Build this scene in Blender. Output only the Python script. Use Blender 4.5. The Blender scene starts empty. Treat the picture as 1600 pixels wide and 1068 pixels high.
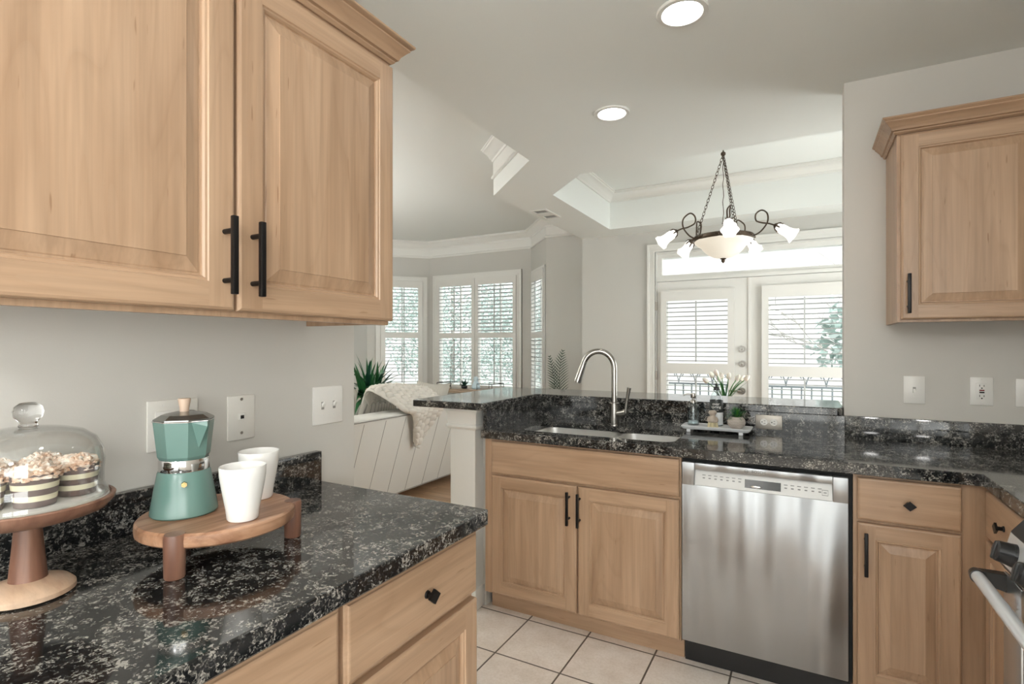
import bpy, bmesh, math, random
from mathutils import Vector, Matrix
random.seed(7)
SC = bpy.context.scene
COL = SC.collection
PI = math.pi
R = math.radians

# ------------------------------------------------------------------ camera, sky, exposure
cam = bpy.data.cameras.new('camera')
cam.sensor_width = 36.0
cam.lens = 36.0 * 830.0 / 1600.0
cam.shift_y = 8.0 / 1600.0
cam.clip_start = 0.02
co = bpy.data.objects.new('camera', cam)
COL.objects.link(co)
co.location = (0, 0, 1.325)
co.rotation_euler = (R(90), 0, R(28.807))
SC.camera = co

SKY_FRONT, SKY_FILL_SIDE = 0.80, 5.6      # overcast sky: pale over the garden, brightened on the unseen side to light the rooms
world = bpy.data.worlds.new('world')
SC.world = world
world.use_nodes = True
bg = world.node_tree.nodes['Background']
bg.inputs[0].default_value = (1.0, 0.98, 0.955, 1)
wnt = world.node_tree
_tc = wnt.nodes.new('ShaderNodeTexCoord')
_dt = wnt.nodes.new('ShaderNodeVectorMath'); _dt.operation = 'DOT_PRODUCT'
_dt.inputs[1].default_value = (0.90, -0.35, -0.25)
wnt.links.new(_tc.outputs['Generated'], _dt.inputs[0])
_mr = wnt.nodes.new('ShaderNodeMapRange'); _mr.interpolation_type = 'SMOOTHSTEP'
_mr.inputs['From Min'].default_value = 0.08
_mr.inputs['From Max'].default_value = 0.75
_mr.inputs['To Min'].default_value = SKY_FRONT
_mr.inputs['To Max'].default_value = SKY_FILL_SIDE
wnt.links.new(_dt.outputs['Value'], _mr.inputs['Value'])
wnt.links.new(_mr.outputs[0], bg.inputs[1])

vs = SC.view_settings
vs.view_transform = 'Standard'
vs.look = 'None'
vs.gamma = 1.0
vs.exposure = 0.68
vs.use_curve_mapping = False
CAN_POWER = 14.0
FILL_GLOBE_POWER = 25.0
FILL_TORCH_POWER = 640.0
SHADE_POWER = 0.75
try:
    SC.cycles.max_bounces = 14
    SC.cycles.diffuse_bounces = 6
    SC.cycles.glossy_bounces = 5
    SC.cycles.transmission_bounces = 10
    SC.cycles.transparent_max_bounces = 24
    SC.cycles.sample_clamp_indirect = 6.0
    SC.cycles.caustics_reflective = False
except Exception:
    pass

# ------------------------------------------------------------------ materials
MATS = {}
def mat(name):
    m = bpy.data.materials.new(name)
    m.use_nodes = True
    MATS[name] = m
    nt = m.node_tree
    return m, nt, nt.nodes['Principled BSDF']
def N(nt, typ, **kw):
    n = nt.nodes.new(typ)
    for k, v in kw.items():
        if k.startswith('i_'):
            n.inputs[k[2:].replace('_', ' ')].default_value = v
        else:
            setattr(n, k, v)
    return n
def ramp(nt, stops, interp='LINEAR'):
    n = nt.nodes.new('ShaderNodeValToRGB')
    n.color_ramp.interpolation = interp
    cr = n.color_ramp
    while len(cr.elements) < len(stops):
        cr.elements.new(0.5)
    for e, (p, c) in zip(cr.elements, stops):
        e.position = p
        e.color = (c[0], c[1], c[2], 1)
    return n
def plain(name, col, rough=0.5, metal=0.0, spec=0.5, bump=None, **kw):
    m, nt, b = mat(name)
    b.inputs['Base Color'].default_value = (*col, 1)
    b.inputs['Roughness'].default_value = rough
    b.inputs['Metallic'].default_value = metal
    b.inputs['Specular IOR Level'].default_value = spec
    for k, v in kw.items():
        b.inputs[k.replace('_', ' ')].default_value = v
    tc = N(nt, 'ShaderNodeTexCoord')
    if bump:
        sc_, st, dist = bump
        nz = N(nt, 'ShaderNodeTexNoise')
        nz.inputs['Scale'].default_value = sc_
        nz.inputs['Detail'].default_value = 4
        nt.links.new(tc.outputs['Object'], nz.inputs['Vector'])
        bp = N(nt, 'ShaderNodeBump')
        bp.inputs['Strength'].default_value = st
        bp.inputs['Distance'].default_value = dist
        nt.links.new(nz.outputs['Fac'], bp.inputs['Height'])
        nt.links.new(bp.outputs['Normal'], b.inputs['Normal'])
    return m
def mix_rgb(nt, blend, fac, a, b):
    n = N(nt, 'ShaderNodeMix', data_type='RGBA', blend_type=blend)
    for k, v in (('Factor', fac),):
        if hasattr(v, 'links'): nt.links.new(v, n.inputs[0])
        else: n.inputs[0].default_value = v
    for idx, v in ((6, a), (7, b)):
        if hasattr(v, 'links'): nt.links.new(v, n.inputs[idx])
        else: n.inputs[idx].default_value = (*v, 1)
    return n.outputs[2]
def objcoord(nt, scale, rand=3.0):
    tc = N(nt, 'ShaderNodeTexCoord')
    oi = N(nt, 'ShaderNodeObjectInfo')
    ml = N(nt, 'ShaderNodeMath', operation='MULTIPLY')
    ml.inputs[1].default_value = rand
    nt.links.new(oi.outputs['Random'], ml.inputs[0])
    ad = N(nt, 'ShaderNodeVectorMath', operation='ADD')
    nt.links.new(tc.outputs['Object'], ad.inputs[0])
    nt.links.new(ml.outputs[0], ad.inputs[1])
    mp = N(nt, 'ShaderNodeMapping')
    mp.inputs['Scale'].default_value = scale
    nt.links.new(ad.outputs[0], mp.inputs['Vector'])
    return mp.outputs[0], ad.outputs[0]
def noise(nt, vec, scale, detail=4, rough=0.55, dist=0.0):
    n = N(nt, 'ShaderNodeTexNoise')
    n.inputs['Scale'].default_value = scale
    n.inputs['Detail'].default_value = detail
    n.inputs['Roughness'].default_value = rough
    n.inputs['Distortion'].default_value = dist
    nt.links.new(vec, n.inputs['Vector'])
    return n.outputs['Fac']
def wood(name, axis, lo, mid, hi, across=9.0, along=0.7, rough=0.34, fleck=True, contrast=1.0):
    m, nt, b = mat(name)
    s = [across] * 3
    s[axis] = along
    v, raw = objcoord(nt, s)
    f1 = noise(nt, v, 1.6, 5, 0.5, 0.6)
    r1 = ramp(nt, [(0.30, lo), (0.50, mid), (0.72, hi)])
    nt.links.new(f1, r1.inputs[0])
    s2 = [90.0] * 3
    s2[axis] = 2.2
    mp2 = N(nt, 'ShaderNodeMapping')
    mp2.inputs['Scale'].default_value = s2
    nt.links.new(raw, mp2.inputs['Vector'])
    f2 = noise(nt, mp2.outputs[0], 1.0, 3, 0.6)
    r2 = ramp(nt, [(0.30, (1 - .13 * contrast,) * 3), (0.62, (1.03, 1.03, 1.03))])
    nt.links.new(f2, r2.inputs[0])
    c = mix_rgb(nt, 'MULTIPLY', 1.0, r1.outputs[0], r2.outputs[0])
    # growth rings: distorted bands stretched along the grain
    s4 = [5.0] * 3
    s4[axis] = 0.55
    mp4 = N(nt, 'ShaderNodeMapping')
    mp4.inputs['Scale'].default_value = s4
    nt.links.new(raw, mp4.inputs['Vector'])
    f4 = noise(nt, mp4.outputs[0], 1.1, 2, 0.45, 0.3)
    mu = N(nt, 'ShaderNodeMath', operation='MULTIPLY')
    mu.inputs[1].default_value = 17.0
    nt.links.new(f4, mu.inputs[0])
    fr = N(nt, 'ShaderNodeMath', operation='FRACT')
    nt.links.new(mu.outputs[0], fr.inputs[0])
    r4 = ramp(nt, [(0.0, (1 - .08 * contrast, 1 - .10 * contrast, 1 - .12 * contrast)), (0.22, (1, 1, 1)), (0.9, (1, 1, 1)), (1.0, (1 - .06 * contrast,) * 3)])
    nt.links.new(fr.outputs[0], r4.inputs[0])
    c = mix_rgb(nt, 'MULTIPLY', 0.8, c, r4.outputs[0])
    if fleck:
        s3 = [130.0] * 3
        s3[axis] = 12.0
        mp3 = N(nt, 'ShaderNodeMapping')
        mp3.inputs['Scale'].default_value = s3
        nt.links.new(raw, mp3.inputs['Vector'])
        f3 = noise(nt, mp3.outputs[0], 1.0, 1, 0.4)
        r3 = ramp(nt, [(0.74, (1, 1, 1)), (0.80, (0.72, 0.66, 0.6))])
        nt.links.new(f3, r3.inputs[0])
        c = mix_rgb(nt, 'MULTIPLY', 1.0, c, r3.outputs[0])
    nt.links.new(c, b.inputs['Base Color'])
    b.inputs['Roughness'].default_value = rough
    b.inputs['Specular IOR Level'].default_value = 0.5
    return m
MLO, MMID, MHI = (0.345, 0.218, 0.134), (0.415, 0.273, 0.175), (0.478, 0.325, 0.214)
for ax, nm in ((0, 'maple_x'), (1, 'maple_y'), (2, 'maple_z')):
    wood(nm, ax, MLO, MMID, MHI)
wood('acacia_y', 1, (0.20, 0.085, 0.045), (0.40, 0.215, 0.125), (0.58, 0.37, 0.25), across=24, along=1.6, rough=0.38, fleck=False, contrast=1.3)
wood('acacia_z', 2, (0.12, 0.052, 0.034), (0.22, 0.107, 0.070), (0.31, 0.172, 0.118), across=14, along=1.5, rough=0.38, fleck=False, contrast=1.2)
wood('acacia_pale', 0, (0.42, 0.25, 0.16), (0.56, 0.38, 0.26), (0.66, 0.48, 0.35), across=12, along=1.5, rough=0.42, fleck=False, contrast=1.2)
wood('brush_wood', 0, (0.40, 0.33, 0.27), (0.48, 0.41, 0.34), (0.55, 0.48, 0.41), across=40, along=6, rough=0.5, fleck=False)

def granite(name='granite', dens=0.0):
    m, nt, b = mat(name)
    tc = N(nt, 'ShaderNodeTexCoord')
    raw = tc.outputs['Object']
    nz = N(nt, 'ShaderNodeTexNoise')
    nz.inputs['Scale'].default_value = 70
    nz.inputs['Detail'].default_value = 3
    nt.links.new(raw, nz.inputs['Vector'])
    sc_ = N(nt, 'ShaderNodeVectorMath', operation='SCALE')
    sc_.inputs['Scale'].default_value = 0.016
    nt.links.new(nz.outputs['Color'], sc_.inputs[0])
    ad = N(nt, 'ShaderNodeVectorMath', operation='ADD')
    nt.links.new(raw, ad.inputs[0])
    nt.links.new(sc_.outputs[0], ad.inputs[1])
    vo = N(nt, 'ShaderNodeTexVoronoi')
    vo.inputs['Scale'].default_value = 170
    nt.links.new(ad.outputs[0], vo.inputs['Vector'])
    sx = N(nt, 'ShaderNodeSeparateColor')
    nt.links.new(vo.outputs['Color'], sx.inputs[0])
    big = noise(nt, raw, 26, 4, 0.65)
    mr = N(nt, 'ShaderNodeMapRange')
    mr.inputs['From Min'].default_value = 0.3
    mr.inputs['From Max'].default_value = 0.7
    mr.inputs['To Min'].default_value = -0.34 + dens
    mr.inputs['To Max'].default_value = 0.30 + dens
    nt.links.new(big, mr.inputs['Value'])
    sm = N(nt, 'ShaderNodeMath', operation='ADD')
    vo2 = N(nt, 'ShaderNodeTexVoronoi')
    vo2.inputs['Scale'].default_value = 330
    nt.links.new(ad.outputs[0], vo2.inputs['Vector'])
    sx2 = N(nt, 'ShaderNodeSeparateColor')
    nt.links.new(vo2.outputs['Color'], sx2.inputs[0])
    mxv = N(nt, 'ShaderNodeMix', data_type='FLOAT')
    mxv.inputs[0].default_value = 0.5
    nt.links.new(sx.outputs[0], mxv.inputs[2])
    nt.links.new(sx2.outputs[0], mxv.inputs[3])
    nt.links.new(mxv.outputs[0], sm.inputs[0])
    nt.links.new(mr.outputs[0], sm.inputs[1])
    r = ramp(nt, [(0.0, (0.007, 0.008, 0.009)), (0.36, (0.016, 0.017, 0.018)), (0.53, (0.048, 0.047, 0.044)), (0.66, (0.125, 0.12, 0.11)), (0.79, (0.30, 0.285, 0.26))], 'CONSTANT')
    nt.links.new(sm.outputs[0], r.inputs[0])
    nt.links.new(r.outputs[0], b.inputs['Base Color'])
    b.inputs['Roughness'].default_value = 0.07
    b.inputs['Specular IOR Level'].default_value = 0.5
    b.inputs['IOR'].default_value = 1.64
    return m
granite()

def brushed(name, col, rough, axis_fine=2, strength=0.06, wav=0.0):
    m, nt, b = mat(name)
    tc = N(nt, 'ShaderNodeTexCoord')
    s = [3.0] * 3
    s[axis_fine] = 700.0
    mp = N(nt, 'ShaderNodeMapping')
    mp.inputs['Scale'].default_value = s
    nt.links.new(tc.outputs['Object'], mp.inputs['Vector'])
    f = noise(nt, mp.outputs[0], 1.0, 2)
    bp = N(nt, 'ShaderNodeBump')
    bp.inputs['Strength'].default_value = strength
    bp.inputs['Distance'].default_value = 0.002
    nt.links.new(f, bp.inputs['Height'])
    if wav:
        mp2 = N(nt, 'ShaderNodeMapping')
        mp2.inputs['Scale'].default_value = (7.0, 1.0, 0.9)
        nt.links.new(tc.outputs['Object'], mp2.inputs['Vector'])
        f2 = noise(nt, mp2.outputs[0], 1.0, 1, 0.4)
        bp2 = N(nt, 'ShaderNodeBump')
        bp2.inputs['Strength'].default_value = wav
        bp2.inputs['Distance'].default_value = 0.13
        nt.links.new(f2, bp2.inputs['Height'])
        nt.links.new(bp2.outputs[0], bp.inputs['Normal'])
    nt.links.new(bp.outputs[0], b.inputs['Normal'])
    b.inputs['Base Color'].default_value = (*col, 1)
    b.inputs['Metallic'].default_value = 1.0
    b.inputs['Roughness'].default_value = rough
    return m
brushed('stainless', (0.555, 0.57, 0.585), 0.38, 2, 0.03, 1.0)
_nt = MATS['stainless'].node_tree
_b = _nt.nodes['Principled BSDF']
_tg = _nt.nodes.new('ShaderNodeTangent'); _tg.direction_type = 'RADIAL'; _tg.axis = 'Z'
_nt.links.new(_tg.outputs[0], _b.inputs['Tangent'])
_b.inputs['Anisotropic'].default_value = 0.95
brushed('stainless_sink', (0.78, 0.77, 0.75), 0.36, 2, 0.05)
brushed('nickel', (0.40, 0.385, 0.36), 0.24, 2, 0.03)
plain('steel_panel', (0.50, 0.50, 0.49), 0.42, 0.35)
plain('chrome', (0.75, 0.75, 0.75), 0.08, 1.0)
plain('satin_steel', (0.70, 0.72, 0.75), 0.28, 1.0)
plain('handle_steel', (0.74, 0.77, 0.80), 0.26, 0.35)
plain('black_metal', (0.012, 0.011, 0.011), 0.38, 0.6)
plain('black_plastic', (0.012, 0.012, 0.013), 0.30)
plain('black_gap', (0.006, 0.006, 0.006), 0.7)
plain('dark_glass', (0.03, 0.014, 0.008), 0.08)
plain('display_black', (0.006, 0.006, 0.007), 0.12)
plain('ink_grey', (0.16, 0.16, 0.16), 0.5)
plain('wall_paint', (0.625, 0.608, 0.572), 0.62, bump=(260, 0.08, 0.002))
plain('wall_paint_living', (0.52, 0.515, 0.485), 0.62, bump=(260, 0.08, 0.002))
plain('ceiling_paint', (0.77, 0.795, 0.775), 0.7, bump=(180, 0.10, 0.002))
plain('trim_paint', (0.71, 0.71, 0.68), 0.32)
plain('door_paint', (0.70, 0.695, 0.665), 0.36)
plain('louver_backlit', (0.46, 0.48, 0.48), 0.4)  # white slats coloured darker to stand in for their backlit shade
plain('plate_plastic', (0.78, 0.765, 0.72), 0.30)
plain('plate_white', (0.82, 0.81, 0.78), 0.28)
plain('slot_black', (0.01, 0.01, 0.01), 0.6)
plain('slot_shade', (0.30, 0.29, 0.27), 0.5)  # grey put in for the soft shading around the toggles
plain('gfci_red', (0.25, 0.02, 0.02), 0.5)
plain('steel_plate', (0.42, 0.39, 0.35), 0.45, 0.7)
plain('screw_steel', (0.5, 0.48, 0.45), 0.3, 1.0)
plain('brass', (0.70, 0.50, 0.25), 0.25, 1.0)
plain('bronze', (0.085, 0.062, 0.045), 0.38, 0.75, bump=(120, 0.2, 0.004))
plain('pot_green', (0.125, 0.225, 0.200), 0.26, 0.0, 0.6)
plain('pot_lid', (0.30, 0.31, 0.30), 0.22, 0.9)
plain('knob_wood', (0.56, 0.42, 0.32), 0.5)
plain('ceramic_white', (0.82, 0.81, 0.79), 0.25)
plain('marble_tray', (0.80, 0.82, 0.84), 0.3)
plain('wrapper_brown', (0.125, 0.088, 0.082), 0.6)
plain('wrapper_cream', (0.66, 0.615, 0.46), 0.6)
plain('cup_letters', (0.55, 0.47, 0.33), 0.6)
plain('cup_letters_pale', (0.25, 0.19, 0.17), 0.6)
plain('leaf_green', (0.02, 0.11, 0.035), 0.36)
plain('leaf_dark', (0.012, 0.06, 0.035), 0.32)
plain('leaf_bright', (0.06, 0.20, 0.03), 0.4)
plain('palm_leaf', (0.014, 0.040, 0.018), 0.45)
plain('petal', (0.80, 0.76, 0.69), 0.5, Subsurface_Weight=0.1)
plain('tree_leaf', (0.30, 0.40, 0.375), 0.55)
plain('tree_leaf_pale', (0.52, 0.62, 0.60), 0.55)
plain('tree_bark', (0.30, 0.29, 0.27), 0.8)
plain('iron_rail', (0.16, 0.19, 0.21), 0.5)
plain('concrete', (0.55, 0.56, 0.56), 0.8)
plain('bottle_label', (0.030, 0.035, 0.035), 0.45)
plain('bottle_label_pale', (0.72, 0.74, 0.76), 0.45)
plain('soap_liquid', (0.62, 0.70, 0.72), 0.2)
plain('bristle', (0.72, 0.64, 0.42), 0.6)
plain('blue_ceramic', (0.50, 0.62, 0.68), 0.3)
plain('red_cloth', (0.20, 0.02, 0.03), 0.8)
plain('soil', (0.03, 0.02, 0.015), 0.9)
plain('console_wood', (0.30, 0.22, 0.16), 0.4)
plain('grass', (0.52, 0.56, 0.54), 0.9, bump=(30, 0.5, 0.05))

def glass_thin(name, tint=(1, 1, 1), refl=1.0, rough=0.0, ior=1.45, gr=1.0, edge=0.0):
    m, nt, b = mat(name)
    nt.nodes.remove(b)
    out = [n for n in nt.nodes if n.type == 'OUTPUT_MATERIAL'][0]
    tr = N(nt, 'ShaderNodeBsdfTransparent')
    tr.inputs[0].default_value = (*tint, 1)
    gl = N(nt, 'ShaderNodeBsdfGlossy')
    gl.inputs['Roughness'].default_value = rough
    gl.inputs[0].default_value = (refl, refl, refl, 1)
    f0 = ((ior - 1) / (ior + 1)) ** 2
    lw = N(nt, 'ShaderNodeLayerWeight')
    lw.inputs[0].default_value = 0.5
    pw = N(nt, 'ShaderNodeMath', operation='POWER')
    pw.inputs[1].default_value = 5.0
    nt.links.new(lw.outputs['Facing'], pw.inputs[0])
    ma = N(nt, 'ShaderNodeMath', operation='MULTIPLY_ADD')
    ma.inputs[1].default_value = (1 - f0) * gr
    ma.inputs[2].default_value = f0
    nt.links.new(pw.outputs[0], ma.inputs[0])
    if edge:
        # longer light path through the shell near its outline
        p3 = N(nt, 'ShaderNodeMath', operation='POWER')
        p3.inputs[1].default_value = 4.0
        nt.links.new(lw.outputs['Facing'], p3.inputs[0])
        nt.links.new(mix_rgb(nt, 'MIX', p3.outputs[0], tint, tuple(c * (1 - edge) for c in tint)), tr.inputs[0])
    mx = N(nt, 'ShaderNodeMixShader')
    nt.links.new(ma.outputs[0], mx.inputs[0])
    nt.links.new(tr.outputs[0], mx.inputs[1])
    nt.links.new(gl.outputs[0], mx.inputs[2])
    nt.links.new(mx.outputs[0], out.inputs[0])
    return m
glass_thin('pane_glass', (0.97, 0.99, 0.985))
glass_thin('dome_glass', (0.99, 0.993, 0.99), 1.0, ior=1.52, gr=1.0, edge=0.42)
glass_thin('bottle_clear', (0.90, 0.93, 0.94), 1.0, ior=1.6, gr=1.0, edge=0.3)
glass_thin('knob_glass', (0.97, 0.975, 0.97), 1.0, ior=1.5, gr=0.7)
m, nt, b = mat('solid_glass')
b.inputs['Transmission Weight'].default_value = 1.0
b.inputs['Roughness'].default_value = 0.0
b.inputs['IOR'].default_value = 1.46

def emitter(name, col, strength):
    m, nt, b = mat(name)
    b.inputs['Base Color'].default_value = (0.9, 0.9, 0.88, 1)
    b.inputs['Emission Color'].default_value = (*col, 1)
    b.inputs['Emission Strength'].default_value = strength
    return m
emitter('can_lens', (1.0, 0.98, 0.95), CAN_POWER)
emitter('shade_glow', (1.0, 0.965, 0.91), SHADE_POWER)
emitter('fill_globe_glow', (1.0, 0.985, 0.965), FILL_GLOBE_POWER)
emitter('fill_torch_glow', (1.0, 0.985, 0.965), FILL_TORCH_POWER)
MATS['shade_glow'].node_tree.nodes['Principled BSDF'].inputs['Base Color'].default_value = (0.5, 0.5, 0.48, 1)
emitter('bowl_glow', (1.0, 0.88, 0.70), 0.36)
MATS['bowl_glow'].node_tree.nodes['Principled BSDF'].inputs['Base Color'].default_value = (0.42, 0.42, 0.40, 1)

# tile floor with grout
m, nt, b = mat('floor_tile')
tc = N(nt, 'ShaderNodeTexCoord')
mp = N(nt, 'ShaderNodeMapping')
mp.inputs['Location'].default_value = (1.175 + 3.05, -1.985 + 3.15 * 2, 0)
nt.links.new(tc.outputs['Object'], mp.inputs['Vector'])
bk = N(nt, 'ShaderNodeTexBrick')
bk.offset = 0.0
bk.squash = 1.0
for k, v in (('Scale', 1.0), ('Mortar Size', 0.0042), ('Mortar Smooth', 0.25), ('Bias', 0.0), ('Brick Width', 0.305), ('Row Height', 0.315)):
    bk.inputs[k].default_value = v
bk.inputs['Color1'].default_value = (0.80, 0.73, 0.67, 1)
bk.inputs['Color2'].default_value = (0.85, 0.79, 0.735, 1)
bk.inputs['Mortar'].default_value = (0.13, 0.105, 0.085, 1)
nt.links.new(mp.outputs[0], bk.inputs['Vector'])
f = noise(nt, tc.outputs['Object'], 7, 6, 0.65)
r = ramp(nt, [(0.25, (0.84, 0.80, 0.76)), (0.62, (1.04, 1.04, 1.05))])
nt.links.new(f, r.inputs[0])
f = noise(nt, tc.outputs['Object'], 90, 3, 0.6)
r2 = ramp(nt, [(0.3, (0.92, 0.90, 0.88)), (0.6, (1.02, 1.02, 1.02))])
nt.links.new(f, r2.inputs[0])
c = mix_rgb(nt, 'MULTIPLY', 1.0, bk.outputs['Color'], r.outputs[0])
c = mix_rgb(nt, 'MULTIPLY', 1.0, c, r2.outputs[0])
nt.links.new(c, b.inputs['Base Color'])
b.inputs['Roughness'].default_value = 0.42
bp = N(nt, 'ShaderNodeBump')
bp.inputs['Strength'].default_value = 0.6
bp.inputs['Distance'].default_value = 0.003
iv = N(nt, 'ShaderNodeMath', operation='SUBTRACT')
iv.inputs[0].default_value = 1.0
nt.links.new(bk.outputs['Fac'], iv.inputs[1])
nt.links.new(iv.outputs[0], bp.inputs['Height'])
nt.links.new(bp.outputs[0], b.inputs['Normal'])

# oak plank floor
m, nt, b = mat('oak_floor')
tc = N(nt, 'ShaderNodeTexCoord')
bk = N(nt, 'ShaderNodeTexBrick')
bk.offset = 0.37
for k, v in (('Scale', 1.0), ('Mortar Size', 0.0012), ('Mortar Smooth', 0.1), ('Brick Width', 0.9), ('Row Height', 0.083)):
    bk.inputs[k].default_value = v
bk.inputs['Color1'].default_value = (0.40, 0.25, 0.145, 1)
bk.inputs['Color2'].default_value = (0.58, 0.40, 0.26, 1)
bk.inputs['Mortar'].default_value = (0.10, 0.055, 0.03, 1)
nt.links.new(tc.outputs['Object'], bk.inputs['Vector'])
mp = N(nt, 'ShaderNodeMapping')
mp.inputs['Scale'].default_value = (1.5, 22, 22)
nt.links.new(tc.outputs['Object'], mp.inputs['Vector'])
f = noise(nt, mp.outputs[0], 1.5, 5, 0.6, 0.5)
r = ramp(nt, [(0.3, (0.82, 0.78, 0.74)), (0.65, (1.08, 1.08, 1.08))])
nt.links.new(f, r.inputs[0])
nt.links.new(mix_rgb(nt, 'MULTIPLY', 1.0, bk.outputs['Color'], r.outputs[0]), b.inputs['Base Color'])
b.inputs['Roughness'].default_value = 0.3

# woven sofa cloth
def cloth(name, col, sc_=420, st=0.35, stripes=None):
    m, nt, b = mat(name)
    tc = N(nt, 'ShaderNodeTexCoord')
    f = noise(nt, tc.outputs['Object'], sc_, 2)
    bp = N(nt, 'ShaderNodeBump')
    bp.inputs['Strength'].default_value = st
    bp.inputs['Distance'].default_value = 0.002
    nt.links.new(f, bp.inputs['Height'])
    nt.links.new(bp.outputs[0], b.inputs['Normal'])
    b.inputs['Base Color'].default_value = (*col, 1)
    b.inputs['Roughness'].default_value = 0.9
    b.inputs['Specular IOR Level'].default_value = 0.2
    if stripes:
        wv = N(nt, 'ShaderNodeTexWave')
        wv.bands_direction = stripes[0]
        wv.inputs['Scale'].default_value = stripes[1]
        wv.inputs['Distortion'].default_value = 0.4
        nt.links.new(tc.outputs['Object'], wv.inputs['Vector'])
        r = ramp(nt, [(0.0, stripes[2]), (0.16, col), (1.0, col)])
        nt.links.new(wv.outputs['Fac'], r.inputs[0])
        nt.links.new(r.outputs[0], b.inputs['Base Color'])
    return m
cloth('sofa_cloth', (0.66, 0.65, 0.615))
cloth('seam_cloth', (0.30, 0.29, 0.27))
cloth('pillow_cloth', (0.55, 0.53, 0.49), stripes=('Y', 9, (0.28, 0.27, 0.25)))
cloth('pillow_cream', (0.62, 0.59, 0.53), stripes=('Y', 10, (0.42, 0.39, 0.34)))
cloth('knit', (0.68, 0.65, 0.60), 160, 0.5)
cloth('crumb', (0.60, 0.40, 0.27), 200, 1.0)

# crumb topping: light icing patches over toasted crumbs
m, nt, b = mat('crumb_top')
tc = N(nt, 'ShaderNodeTexCoord')
f = noise(nt, tc.outputs['Object'], 55, 4, 0.7)
r = ramp(nt, [(0.28, (0.28, 0.13, 0.07)), (0.40, (0.58, 0.37, 0.25)), (0.50, (0.74, 0.59, 0.48)), (0.60, (0.85, 0.80, 0.74))])
nt.links.new(f, r.inputs[0])
nt.links.new(r.outputs[0], b.inputs['Base Color'])
b.inputs['Roughness'].default_value = 0.75

# ribbed stoneware of the little plant pot
m, nt, b = mat('ribbed_pot')
tc = N(nt, 'ShaderNodeTexCoord')
wv = N(nt, 'ShaderNodeTexWave')
wv.bands_direction = 'Z'
wv.inputs['Scale'].default_value = 48
wv.inputs['Distortion'].default_value = 1.5
nt.links.new(tc.outputs['Object'], wv.inputs['Vector'])
r = ramp(nt, [(0.0, (0.40, 0.34, 0.30)), (0.6, (0.60, 0.54, 0.49))])
nt.links.new(wv.outputs['Fac'], r.inputs[0])
nt.links.new(r.outputs[0], b.inputs['Base Color'])
b.inputs['Roughness'].default_value = 0.7
bp = N(nt, 'ShaderNodeBump')
bp.inputs['Strength'].default_value = 0.6
bp.inputs['Distance'].default_value = 0.003
nt.links.new(wv.outputs['Fac'], bp.inputs['Height'])
nt.links.new(bp.outputs[0], b.inputs['Normal'])

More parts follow.
